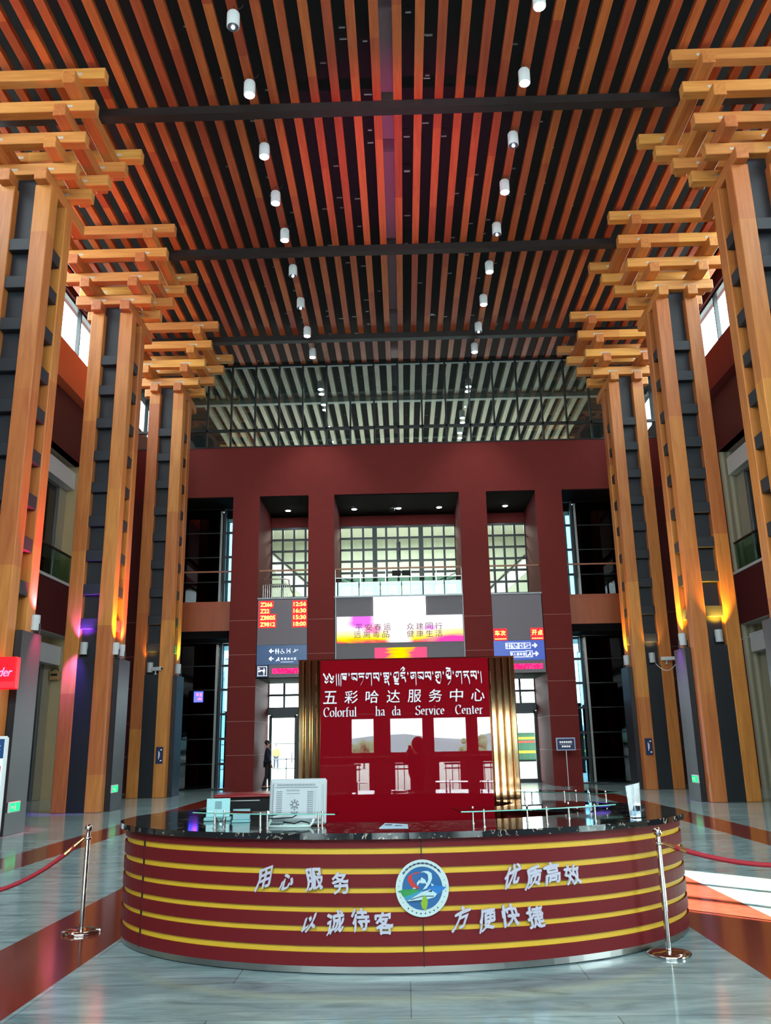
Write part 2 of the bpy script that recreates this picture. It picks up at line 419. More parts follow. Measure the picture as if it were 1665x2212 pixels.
# tall white strips behind the clear panes; their daylight is put in as emission
for x, z0, z1, lb in ((-7.1, 7.02, 10.7, 'upper far left'), (7.0, 7.02, 10.7, 'upper far right'), (-7.12, 2.9, 5.0, 'lower far left'), (7.08, 2.9, 5.0, 'lower far right')):
    t = thing('glow_strip', 'tall white strip with daylight added as glow, behind the glass of the %s bay' % lb, 'light', (x, 34.2, z0), 0, 'strips with added glow in the end bays')
    obj('housing', MB().box(-.09, .09, 0, .08, 0, z1-z0), WHITE, t); obj('lit_face', MB().box(-.08, .08, -.006, 0, .03, z1-z0-.03), emis('strip_daylight_glow', (.9, .96, 1, 1), 6), t)
    obj('post', MB().box(-.03, .03, .08, .14, 0 if z0 > 5 else -z0, z1-z0), FRAME, t)
# ---- lower doors at the back (Y = 35.2)
def glass_door(i, x0, x1):
    fr = MB()
    for x in (x0, x1): fr.box(x-.06, x+.06, BW-.06, BW+.08, 0, 2.76)
    fr.box(x0, x1, BW-.06, BW+.08, 2.66, 2.78); fr.box(x0, x1, BW-.05, BW+.07, 0, .14)
    o = struct('door_%d' % i, fr, FRAME)
    obj('door_pane', MB().box(x0+.06, x1-.06, BW, BW+.02, .14, 2.66), GLASSC, o)
    hx = x1-.14 if x0 < 0 else x0+.14
    obj('door_handle', MB().cyl((hx, BW-.12, .9), (hx, BW-.12, 1.35), .018).cyl((hx, BW-.12, .95), (hx, BW-.02, .95), .012).cyl((hx, BW-.12, 1.3), (hx, BW-.02, 1.3), .012), BRUSH, o)
glass_door(1, -5.46, -4.42); glass_door(2, 4.36, 5.30)
for j, (dx0, dx1) in enumerate(((-2.5, -.9), (-.9, .7), (.7, 2.3))): glass_door(3+j, dx0, dx1)
hb = MB()
for a, b in ((-5.57, -3.62), (-2.6, 2.35), (3.5, 5.36)): hb.box(a, b, BW-.05, BW+.2, 2.78, 3.04)
struct('wall_transom', hb, mat('transom_grey', lin(70, 74, 80), .5))
for j, (a, b, cN) in enumerate(((-5.57, -3.62, 3), (-2.6, 2.35, 6), (3.5, 5.36, 3))): grid_window('window_%d' % (10+j), a, b, 3.04, 4.1, cN, 2)
sidew = MB().box(-4.36, -3.6, BW-.02, BW+.15, 0, 2.78).box(3.5, 4.30, BW-.02, BW+.15, 0, 2.78)
struct('wall_door_side', sidew, mat('grey_stone', lin(74, 72, 78), .5))
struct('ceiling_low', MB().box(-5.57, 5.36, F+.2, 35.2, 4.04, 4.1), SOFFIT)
# ---- upper glazing of the front wall
ug = MB()
mx_ = [-8.76+.975*k for k in range(19)]
for x in mx_: ug.box(x-.035, x+.035, F-.05, F+.08, 13.24, ZC)
ug.box(-11.5, 11.5, F-.05, F+.08, 13.93, 14.03); ug.box(-11.5, 11.5, F-.06, F+.08, 16.75, 16.95); ug.box(-11.5, 11.5, F-.02, F+.06, 13.24, 13.29)
o = struct('window_6', ug, FRAME)
obj('window_pane', MB().box(-11.5, 11.5, F, F+.02, 13.24, ZC), GLASSF, o)
struct('trim_20', MB().box(-11.5, 11.5, F-.04, F+.06, 16.95, 17.02), GREYM)

# ---- side walls with galleries
def side(sg):
    nm = 'left' if sg < 0 else 'right'
    X = 11.5*sg; G = 12.15*sg; far = 28.9
    up = MB()
    up.box(X, X+.3*sg, 4, F, 11.5, 12.55); up.box(X+.35*sg, X+.5*sg, -10, F, 12.55, 13.9)
    up.box(X, X+.3*sg, -10, 4, 7.05, 12.55)
    up.box(X, X+.45*sg, -10, F, 17.2, 18.2)
    up.box(X, X+.66*sg, far, F, 0, 12.55)
    up.box(X, X+.3*sg, 4, far, 5.3, 7.0)
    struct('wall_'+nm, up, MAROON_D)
    struct('wall_%s_upper' % nm, MB().box(X, X+.5*sg, -10, F, 13.9, 15.3), mat('painted_sunlit_orange', lin(205, 96, 52), .7) if sg < 0 else MAROON)  # left band's sunlit orange is put into its colour; right stays maroon
    lo = MB()
    if sg > 0:
        lo.box(X, X+.3, -10, .2, 0, 7.05); lo.box(X, X+.3, 3.2, 4, 0, 7.05); lo.box(X, X+.3, .2, 3.2, 5.3, 7.05)
        wf = MB()
        for y in (.2, 1.15, 2.1, 3.15): wf.box(X, X+.1, y-.05, y+.05, 0, 5.3)
        for z in (.1, 2.6, 3.2, 5.25): wf.box(X, X+.1, .2, 3.2, z-.05, z+.05)
        ww = struct('window_7', wf, FRAME); obj('window_pane', MB().box(X+.04, X+.06, .2, 3.2, 0, 5.3), GLASSC, ww)
    else: lo.box(X, X-.3, -10, 4, 0, 7.05)
    lo.box(X, G, 3.8, 4, 0, 12.4)
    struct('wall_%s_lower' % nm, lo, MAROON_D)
    struct('ceiling_gallery_%s' % nm, MB().box(X+.02*sg, G, 4, far, 11.5, 11.7).box(X+.02*sg, G, 4, far, 5.28, 5.45), mat('gallery_soffit', lin(170, 165, 155), .7))
    struct('floor_gallery_%s' % nm, MB().box(X+.05*sg, G, 4, far, 6.85, 7.0), mat('gallery_floor', lin(150, 150, 145), .3))
    struct('trim_%d' % (30+(sg > 0)), MB().box(X-.04*sg, X+.3*sg, 4, far, 7.0, 7.09), WHITE)
    end = RIB if sg > 0 else BEIGE
    struct('wall_%s_end' % nm, MB().box(X+.02*sg, G, far-.06, far-.003, 0, 5.28).box(X+.02*sg, G, far-.06, far-.003, 7.0, 11.5), end)
    struct('wall_%s_gallery' % nm, MB().box(G, G+.2*sg, 4, F, 0, 5.3).box(G, G+.2*sg, 4, F, 7.0, 11.6), BEIGE)
    # dark glazed shopfront doors with a white lintel box on each level
    for lv, (z0, z1) in enumerate(((0, 4.35), (7.0, 10.6))):
        dr = MB()
        for y in (8, 11.4, 14.8, 18.2, 21.6, 25.0, 28.2): dr.box(G-.10*sg, G-.02*sg, y-.06, y+.06, z0, z1)
        dr.box(G-.10*sg, G-.02*sg, 8, 28.2, z1-.1, z1)
        q = struct('door_%d' % (20+lv+(2 if sg > 0 else 0)), dr, GREYM)
        obj('dark_pane', MB().box(G-.05*sg, G-.03*sg, 8, 28.2, z0+.02, z1), mat('shop_glass', lin(20, 24, 28), .08), q)
        struct('trim_%d' % (40+lv+(2 if sg > 0 else 0)), MB().box(G-.42*sg, G-.01*sg, 8, 28.8, z1, z1+.62), WHITE)
        struct('wall_pilaster_%d' % (lv+(3 if sg > 0 else 1)), MB().box(G-.12*sg, G-.01*sg, 28.27, 28.82, z0+.01, z1), mat('gallery_pilaster', lin(166, 160, 140), .6))
    # clerestory
    cw = MB()
    k = 0
    y = -10
    while y <= F:
        cw.box(X+.1*sg, X+.25*sg, y-.035, y+.035, 15.3, 17.2); y += 4.2
    cw.box(X+.1*sg, X+.25*sg, -10, F, 15.3, 15.38); cw.box(X+.1*sg, X+.25*sg, -10, F, 17.12, 17.2)
    q = struct('window_%d' % (8+(sg > 0)), cw, FRAME)
    obj('window_pane', MB().box(X+.16*sg, X+.18*sg, -10, F, 15.35, 17.15), GLASSC, q)
    # glass balustrade on the gallery edge
    t = thing('balustrade', 'glass balustrade with bronze handrail on the %s upper gallery' % nm, 'railing', (X+.12*sg, 15, 7.09))
    gp = MB()
    for j in range(15):
        y0 = -10.9+j*1.65
        gp.box(-.008, .008, y0+.02, y0+1.62, .02, .98)
    obj('glass_panel', gp, GLASSG, t)
    obj('handrail', MB().box(-.03, .03, -10.95, 13.8, .98, 1.04), mat('bronze_rail', lin(70, 48, 34), .4, .4), t)
    for j in range(0, 15, 2): obj('post', MB().box(-.015, .015, -10.9+j*1.65-.015, -10.9+j*1.65+.015, 0, .98), BRUSH, t)
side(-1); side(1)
# ---- rear wall with the entrance doors (behind the photographer)
rw = MB().box(-11.8, 11.8, -10.4, -10, 3.3, 8.0).box(-11.8, 11.8, -10.4, -10, 15.7, 18.2).box(-11.8, -9.6, -10.4, -10, 8.0, 15.7).box(9.6, 11.8, -10.4, -10, 8.0, 15.7).box(-11.8, -9.5, -10.4, -10, 0, 3.3).box(8.1, 11.8, -10.4, -10, 0, 3.3)
struct('wall_rear', rw, MAROON_D)
rg = MB()
for k in range(11): rg.box(-9.6+k*1.92-.05, -9.6+k*1.92+.05, -10.25, -10.12, 8.0, 15.7)
for k in range(6): rg.box(-9.6, 9.6, -10.25, -10.12, 8.0+k*1.54-.05, 8.0+k*1.54+.05)
q = struct('window_30', rg, FRAME); obj('window_pane', MB().box(-9.6, 9.6, -10.2, -10.18, 8.0, 15.7), GLASSC, q)
for j in range(12):
    xc = .05+1.47*(j-6)+.735*0
    a, b = xc-.735, xc+.735
    fr = MB(); p0, p1 = (xc-.54, xc+.54) if j != 5 else (xc-.38, xc+.36); l0, l1 = (xc-.40, xc+.30) if j != 5 else (xc-.30, xc+.20)
    fr.box(a, p0, -10.25, -10.1, 0, 3.3).box(p1, b, -10.25, -10.1, 0, 3.3)
    fr.box(p0, p1, -10.25, -10.1, .96, 1.30).box(p0, p1, -10.25, -10.1, 2.40, 3.3).box(p0, p1, -10.25, -10.1, 0, .08)
    fr.box(p0, l0, -10.25, -10.1, .08, .96).box(l1, p1, -10.25, -10.1, .08, .96)
    q = struct('door_%d' % (30+j), fr, FRAME)
    obj('door_pane', MB().box(p0, p1, -10.19, -10.17, 1.3, 2.4).box(l0, l1, -10.19, -10.17, .08, .96), GLASSC if j != 4 else FRAME, q)
    obj('door_rail', MB().box(a, b, -10.08, -10.05, 1.16, 1.19).box(a, b, -10.08, -10.05, 2.55, 2.575), BRUSH, q)

# ================================================================== CEILING
sl = MB().bbox(-.103, .103, -21, 21, 0, .16, .006)
slat0 = solo('ceiling_slat', sl, WS, 'red-brown timber slat running the length of the hall ceiling', 'ceiling slat', 'timber slats of the hall ceiling')
xs_ = [HX+.252+.504*k for k in range(-22, 22)]
for i, x in enumerate(xs_):
    q = slat0 if i == 0 else slat0.copy()
    if i: COL.objects.link(q)
    q.location = (x, 10.95, ZC)
gs = MB().bbox(-.103, .103, -9, 9, 0, .3, .006)  # added grey slats standing in for the ceiling's reflection in the glazing
g0 = solo('reflection_slat', gs, WG, 'added grey-beige slat imitating the ceiling reflection in the high glazing', 'ceiling slat', 'added slats imitating a reflection in the high glazing')
for i, x in enumerate(xs_[4:40]):
    q = g0 if i == 0 else g0.copy()
    if i: COL.objects.link(q)
    q.location = (x, 41.1, ZC)
for i, (y, lb) in enumerate(((17.36, 'dark steel beam across the ceiling between the nearest pair of timber columns'), (23.55, 'dark steel beam across the ceiling between the middle pair of timber columns'), (29.5, 'dark steel beam across the ceiling nearest the high glazing'))):
    solo('cross_beam', MB().box(-11.4, 11.4, y-.13, y+.13, 16.62, 16.84), STEEL_D, lb, 'beam', 'steel beams under the slats')
solo('cross_beam', MB().box(-11.4, 11.4, 35.5, 35.75, 16.62, 16.84), mat('beam_pale', lin(170, 170, 160), .5), 'added pale beam imitating a beam reflection in the high glazing', 'beam')  # added beam imitating the reflected cross beam
# duct in the gap along the centre line, in sections
dk = thing('ceiling_duct', 'dark sheet metal duct above the middle gap of the slats', 'duct', (HX, 6, 17.25))
for k in range(9): obj('duct_section', MB().box(-.17, .17, -14+k*4.6, -14+k*4.6+4.1, 0, .4), mat('duct_metal', lin(135, 112, 122), .6), dk)
# thin hangers glinting in the void
hg = MB()
for k in range(320):
    x = random.choice(xs_)+.25+random.uniform(-.02, .02); y = random.uniform(6, 31.5); wd = random.uniform(.05, .11)
    hg.box(x-wd, x+wd, y, y+.03, 17.5, 17.53)
q = solo('hanger_clip', hg, mat('hanger_metal', lin(190, 190, 195), .3, .8), 'small bright metal hanger clips in the dark gaps above the slats', 'clip'); q['kind'] = 'stuff'

# ================================================================== PENDANT DOWNLIGHTS
def make_pendant(lit):
    t = thing('pendant_light', '', 'light')
    obj('lamp_body', MB().lathe((0, 0, 0), [(.125, 0), (.135, .015), (.135, .33), (.11, .37), (.03, .385)], 20), WHITE, t)
    rc = obj('reflector', MB().lathe((0, 0, -.004), [(.115, 0), (.11, .003)], 20), mat('lamp_recess', lin(70, 74, 80), .3, .5) if not lit else LAMPON, t)
    if not lit: obj('bulb', MB().sphere((0, 0, -.01), .035), LAMPON, t)
    obj('suspension_cable', MB().cyl((0, 0, .38), (0, 0, .62), .006, 6).tube([(.0, 0, .38), (.06, .01, .46), (.16, .02, .52), (.2, .02, .62)], .008, 6), FRAME, t)
    return t
PL = [((-3.3, 14.36), 0), ((-3.3, 16.3), 1), ((-3.3, 18.45), 1), ((-3.3, 20.4), 1), ((-3.29, 22.2), 1), ((-3.3, 24.2), 0), ((-3.3, 26.3), 0), ((-3.31, 28.4), 1), ((-3.3, 30.2), 1)]
PR = [((3.13, 14.1), 1), ((3.11, 16.2), 1), ((3.11, 18.3), 0), ((3.11, 20.2), 1), ((3.1, 22.2), 0), ((3.08, 24.3), 1), ((3.08, 26.4), 1), ((3.07, 28.4), 0), ((3.06, 30.1), 1)]
ordn = ['nearest', 'second', 'third', 'fourth', 'fifth', 'sixth', 'seventh', 'eighth', 'farthest']
protos = {}
for row, sd in ((PL, 'left'), (PR, 'right')):
    for i, ((x, y), lit) in enumerate(row):
        lb = '%s white cylinder downlight, %s, in the %s ceiling row' % (ordn[i], 'lit' if lit else 'barely glowing', sd)
        if lit not in protos: protos[lit] = make_pendant(lit); q = protos[lit]; q.location = (x, y, 16.28); q['label'] = lb
        else: q = dup(protos[lit], (x, y, 16.28), lb)
        q['group'] = 'pendant downlights under the ceiling slats'
        if lit:
            d = bpy.data.lights.new('downlight_beam', 'SPOT'); d.energy = 450; d.spot_size = 1.3; d.spot_blend = .7; d.shadow_soft_size = .1; d.color = (1, .93, .84)
            so = bpy.data.objects.new('downlight_beam', d); COL.objects.link(so); so.location = (x, y, 16.2)
for i, (x, y) in enumerate(((-3.28, 33.3), (-3.3, 35.0), (3.06, 33.4), (3.03, 37.0), (3.04, 39.0))):  # added lamps standing in for downlight reflections in the high glazing
    q = dup(protos[1], (x, y, 16.28), '%s added white downlight in the %s row, imitating a reflection in the high glazing' % (['nearest', 'second', 'nearest', 'second', 'third'][i], 'left' if x < 0 else 'right')); q['group'] = 'added downlights imitating reflections in the high glazing'

# ================================================================== TIMBER COLUMNS
def make_column():
    t = thing('timber_column', '', 'column')
    leg = MB().bbox(-.195, .195, -.195, .195, 0, 14.32, .015)
    first = None
    for sx in (-1, 1):
        for sy in (-1, 1):
            l = obj('leg', leg.mesh('leg') if first is None else first, WZ, t); first = l.data
            l.location = (sx*.435, sy*.435, 0)
    obj('core', MB().box(-.40, .40, -.40, .40, 3.9, 14.9), CORE, t)
    obj('base_cladding', MB().bbox(-.60, .60, -.60, .60, 0, 3.98, .006), CLAD, t)
    for sx in (-1, 1): obj('side_panel', MB().bbox(sx*.63, sx*.78, -.24, .70, 0, 3.98, .006), CLAD, t)
    bx = MB().bbox(-.235, .235, -.10, .10, 0, .30, .01).mesh('spacer_block')
    for z in (12.62, 11.66, 10.62, 9.62, 8.66, 7.66, 6.66, 5.70, 4.75):
        for a in range(4):
            o = obj('spacer_block', bx, CORE, t); ang = a*PI/2
            o.rotation_euler = (0, 0, ang); o.location = (math.sin(ang)*.50, -math.cos(ang)*.50, z)
    for k in range(4):
        h = .43+.287*k; hy = .48+.30*k; zy = 14.32+.61*k; zx = zy+.30
        L = h+.72
        yb0 = -(hy+.36); yb1 = hy+(1.05 if k == 0 else .36)
        mx2 = MB().bbox(-L, L, -.13, .13, 0, .30, .012).mesh('bracket_beam')
        my2 = MB().bbox(-.145, .145, yb0, yb1, 0, .32, .012).mesh('bracket_beam')
        for s in (-1, 1):
            o = obj('bracket_beam', mx2, WX, t); o.location = (0, s*hy, zx)
            o = obj('bracket_beam', my2, WY, t); o.location = (s*h, 0, zy)
    # pale steel plates at the crossings
    pl = MB()
    for k in range(4):
        h = .43+.287*k; hy = .48+.30*k; zx = 14.32+.61*k+.3
        for sx in (-1, 1):
            for sy in (-1, 1):
                pl.box(sx*h-.16, sx*h+.20, sy*hy-.136, sy*hy+.136, zx+.10, zx+.16)
    obj('joint_plate', pl, mat('pale_plate', lin(190, 186, 176), .5), t)
    return t
col0 = make_column()
CL, CR = -8.57, 8.42
YS = [(11.28, 'nearest, mostly outside the frame'), (17.33, 'near'), (23.38, 'middle'), (29.43, 'far')]
firstc = True
for sd, X in (('left', CL), ('right', CR)):
    for y, nm in YS:
        lb = {'nearest, mostly outside the frame': 'timber bracket column just beyond the %s frame edge' % sd,
              'near': 'nearest visible timber column with stacked brackets on the %s' % sd,
              'middle': 'middle of the three tall timber columns on the %s' % sd,
              'far': 'farthest timber column on the %s, beside the red facade' % sd}[nm]
        if firstc: q = col0; q.location = (X, y, 0); q['label'] = lb; firstc = False
        else: q = dup(col0, (X, y, 0), lb)
        q['group'] = 'timber bracket columns along the hall'

# floodlights standing on the column cladding
def make_flood():
    t = thing('floodlight', '', 'light')
    obj('housing', MB().cyl((0, 0, .09), (0, 0, .42), .105, 16), mat('flood_grey', lin(190, 196, 200), .5), t)
    obj('lens', MB().cyl((0, 0, .42), (0, 0, .425), .09, 16), mat('flood_lens', lin(60, 62, 66), .2), t)
    obj('yoke', MB().box(-.12, .12, -.02, .02, 0, .03).box(-.125, -.105, -.02, .02, 0, .24).box(.105, .125, -.02, .02, 0, .24), FRAME, t)
    return t
fl0 = None
FLD = [(-7.93, 17.9, 'red', (1, .02, .10), 160, 'left near'), (-8.70, 22.72, 'violet', (.35, .06, .9), 45, 'left middle'), (-8.0, 23.6, 'red', (1, .05, .03), 130, 'left middle'),
       (-8.66, 28.78, 'dim', (1, .5, .1), 6, 'left far'), (-7.98, 29.7, 'green', (.5, 1, .05), 40, 'left far'), (7.82, 23.6, 'amber', (1, .5, .03), 110, 'right middle'),
       (8.5, 22.72, 'amber', (1, .5, .03), 90, 'right middle'), (7.82, 29.7, 'amber', (1, .5, .03), 60, 'right far'), (8.42, 28.78, 'dim', (1, .6, .2), 10, 'right far'),
       (-8.0, 23.1, 'yellow', (.9, .8, .02), 45, 'left middle')]
for x, y, cn, cc, en, pos in FLD:
    cx = CL if x < 0 else CR
    front_ = abs(x-cx) < .3
    lb = 'white cylinder floodlight (%s) on the %s side of the %s column' % (cn, 'front' if front_ else 'inner', pos)
    px = x if front_ else (cx+.66*(1 if x < 0 else -1)); py = y
    if front_: py = (23.38 if 'middle' in pos else 29.43)-.50
    if fl0 is None: fl0 = make_flood(); q = fl0; q.location = (px, py, 3.98); q['label'] = lb
    else: q = dup(fl0, (px, py, 3.98), lb)
    q['group'] = 'floodlights on the column bases'
    d = bpy.data.lights.new('flood_beam', 'SPOT'); d.energy = en*(5 if cn == 'red' else 3); d.color = cc; d.spot_size = 1.5; d.spot_blend = .8; d.shadow_soft_size = .06
    so = bpy.data.objects.new('flood_beam', d); COL.objects.link(so); so.location = (px+(0 if front_ else (.22 if x < 0 else -.22)), py-(.26 if front_ else 0), 4.45)
    so.rotation_euler = Vector(((0, .45, 1) if front_ else ((-.45 if x < 0 else .45), 0, 1))).to_track_quat('-Z', 'Y').to_euler()
for x, y, z, cc, en, v in ((-7.35, 17.8, 4.45, (1, .02, .12), 900, (-.42, 0, -1)), (-8.72, 22.40, 4.5, (.28, .08, 1), 420, (-.16, .22, -1)), (7.25, 23.6, 4.35, (.6, .06, .8), 400, (.42, 0, -1))):
    d = bpy.data.lights.new('flood_downwash', 'SPOT'); d.energy = en; d.color = cc; d.spot_size = .9; d.spot_blend = 1; d.shadow_soft_size = .06
    so = bpy.data.objects.new('flood_downwash', d); COL.objects.link(so); so.location = (x, y, z); so.rotation_euler = Vector(v).to_track_quat('-Z', 'Y').to_euler()
# ---- signs and cameras on the columns
def sign_plate(name, lb, cat, loc, rz, wd, ht, m, border=None, tx=None, txm=None):
    t = thing(name, lb, cat, loc, rz)
    obj('plate', MB().bbox(-wd/2, wd/2, -.02, .0, 0, ht, .004), m, t)
    return t
EXG = emis('exit_green', lin(40, 220, 130), .9)
for x, y, z, rz, lb in ((-7.785, 23.35, .46, PI/2, 'small green lit exit sign on the middle left column base'), (7.635, 23.35, .46, -PI/2, 'small green lit exit sign on the middle right column base'), (-7.785, 17.4, .42, PI/2, 'small green lit exit sign on the nearest left column base')):
    t = thing('exit_sign', lb, 'sign', (x, y, z), rz, 'exit signs on the column bases')
    obj('sign_box', MB().bbox(-.24, .24, -.04, 0, 0, .2, .006), WHITE, t)
    obj('lit_face', MB().box(-.22, .22, -.043, -.04, .02, .18), EXG, t)
    ic = MB(); fn = lambda a, b, d: (a, -.044-d, b)
    ic.poly([(-.05, .04), (-.02, .04), (.0, .08), (.03, .04), (.05, .05), (.02, .1), (.03, .13), (-.02, .13), (-.05, .1), (-.03, .09)], fn, .002)
    ic.poly([(.0, .14), (.02, .14), (.02, .165), (.0, .165)], fn, .002); ic.poly([(-.18, .1), (-.13, .14), (-.13, .115), (-.08, .115), (-.08, .085), (-.13, .085), (-.13, .06)], fn, .002)
    obj('running_figure', ic, mat('sign_white', lin(240, 240, 240), .5), t)
NAVY = mat('navy_plate', lin(30, 44, 88), .4); WTX = mat('white_lettering', lin(236, 238, 240), .5, emit=(1, 1, 1, 1), es=.15)
for x, lb in ((-8.14, 'navy placard on the front leg of the far left column'), (7.98, 'navy placard on the front leg of the far right column')):
    t = thing('placard', lb, 'sign', (x, 28.78, 1.08), 0, 'placards on the far columns')
    obj('plate', MB().bbox(-.115, .115, -.03, .0, 0, .53, .006), NAVY, t)
    obj('marking', MB().box(-.03, -.015, -.034, -.03, .14, .40).box(.0, .012, -.034, -.03, .2, .36).box(.03, .08, -.034, -.03, .42, .45).box(.03, .08, -.034, -.03, .08, .11), WTX, t)
def camera_unit(lb, loc, rz):
    t = thing('security_camera', lb, 'camera', loc, rz, 'security cameras on the columns')
    b = MB().bbox(-.22, .22, -.06, .06, .12, .24, .015)
    obj('camera_body', b, WHITE, t); obj('lens', MB().cyl((.22, 0, .18), (.235, 0, .18), .045, 14), BLACK, t)
    obj('bracket', MB().cyl((-.05, 0, 0), (-.05, 0, .12), .02, 10).cyl((-.05, 0, 0), (-.05, 0, .015), .06, 14), WHITE, t)
camera_unit('white bullet camera on the far right column', (8.88, 28.72, 4.0), -.1)
camera_unit('white bullet camera on the far left column', (-8.38, 28.76, 3.99), -.5)
# cables drooping between the right columns' floodlights
def droop(name, lb, a, b, sag, r=.012, m=None):
    a = Vector(a); b = Vector(b); pts = [a.lerp(b, k/14)-Vector((0, 0, sag*math.sin(PI*k/14))) for k in range(15)]
    solo(name, MB().tube(pts, r, 6), m or WHITE, lb, 'cable')
droop('power_cable', 'white cable drooping from the far right floodlight to the middle right column', (8.45, 28.7, 4.02), (7.82, 23.95, 3.9), .35)
droop('power_cable', 'white cable from the middle right floodlight to the right gallery', (8.78, 22.9, 4.05), (11.45, 24.5, 5.2), .15)

# ================================================================== FACADE FITTINGS
SPOTM = emis('recessed_lit', (.85, .86, 1, 1), 40)
for i, (x, lb) in enumerate(((-7.41, 'recessed ceiling spotlight over the far left bay'), (-4.71, 'recessed ceiling spotlight over the left window bay'), (-1.92, 'left of the recessed spotlights over the middle bay'), (-.05, 'recessed spotlight at the centre of the middle bay'), (1.65, 'right of the recessed spotlights over the middle bay'), (4.41, 'recessed ceiling spotlight over the right window bay'), (7.22, 'recessed ceiling spotlight over the far right bay'))):
    t = thing('recessed_light', lb, 'light', (x, 34.0, 11.12), 0, 'recessed spotlights in the facade bays')
    obj('trim_ring', MB().lathe((0, 0, -.02), [(.11, 0), (.13, .0), (.13, .02)], 18), WHITE, t)
    obj('lit_lens', MB().lathe((0, 0, -.026), [(.10, 0), (.09, .004)], 18), SPOTM, t)
    d = bpy.data.lights.new('recessed_beam', 'SPOT'); d.energy = 25; d.spot_size = 1.6; d.spot_blend = .8; d.shadow_soft_size = .08
    so = bpy.data.objects.new('recessed_beam', d); COL.objects.link(so); so.location = (x, 34.0, 11.05)
t = thing('dome_camera', 'dark dome camera beside the middle recessed spotlight', 'camera', (-.32, 33.9, 11.1))
obj('mount', MB().cyl((0, 0, -.06), (0, 0, .01), .12, 16), GREYM, t); obj('dome', MB().sphere((0, 0, -.08), .10), BLACK, t)
# handrails
HR = mat('oak_handrail', lin(150, 92, 62), .4)
for i, (a, b) in enumerate(bays):
    lb = ['wooden handrail across the far left bay', 'wooden handrail across the left window bay', 'long wooden handrail above the middle screen', 'wooden handrail across the right window bay', 'wooden handrail across the far right bay'][i]
    if i != 2:
        solo('handrail', MB().box(a, b, F+.26, F+.32, 8.17, 8.23), HR, lb, 'railing', 'wooden handrails of the facade bays')
t = thing('balustrade', 'glass balustrade with wooden rail above the middle screen', 'railing', (-.12, F+.28, 7.09))
obj('handrail', MB().box(-2.47, 2.46, -.03, .03, 1.08, 1.14), HR, t)
for k in range(5): obj('glass_panel', MB().box(-2.46+k*.984, -2.46+k*.984+.96, -.008, .008, .02, .74), glass('balustrade_glass_%d' % k, (.42, .55, .53, 1), 1.0), t)
obj('lower_rail', MB().box(-2.47, 2.46, -.015, .015, .74, .765), BRUSH, t)
for k in range(6): obj('post', MB().box(-2.46+k*.984-.012, -2.46+k*.984+.012, -.012, .012, 0, 1.08), BRUSH, t)
t = thing('barrier_rail', 'stainless steel railing of upright bars behind the left bay', 'railing', (-5.2, F+.9, 7.03))
bm_ = MB()
for k in range(13): bm_.cyl((-.3+k*.085, 0, 0), (-.3+k*.085, 0, .72), .012, 8)
obj('bars', bm_, CHROME, t); obj('top_rail', MB().tube([(-.35, 0, .74), (.6, 0, .74), (.75, 0, .74), (.8, 0, .5), (1.05, 0, .1)], .022, 8).tube([(-.35, 0, .95), (.6, 0, .95), (.72, 0, .9), (.72, 0, .74)], .022, 8), CHROME, t)
t = thing('display_box', 'pair of small black boxes on the middle handrail', 'display', (0, F+.2, 7.88))
obj('left_box', MB().bbox(-.36, -.02, -.06, .03, 0, .2, .01), BLACK, t); obj('right_box', MB().bbox(.02, .36, -.06, .03, 0, .2, .01), BLACK, t)
t = thing('hanging_speaker', 'grey column speaker hanging behind the middle window', 'speaker', (-.1, 35.7, 9.15))
obj('cabinet', MB().bbox(-.09, .09, -.08, .08, 0, .9, .02), mat('speaker_grey', lin(80, 84, 90), .5), t); obj('hanger', MB().cyl((0, 0, .9), (0, 0, 1.4), .015, 8), FRAME, t)

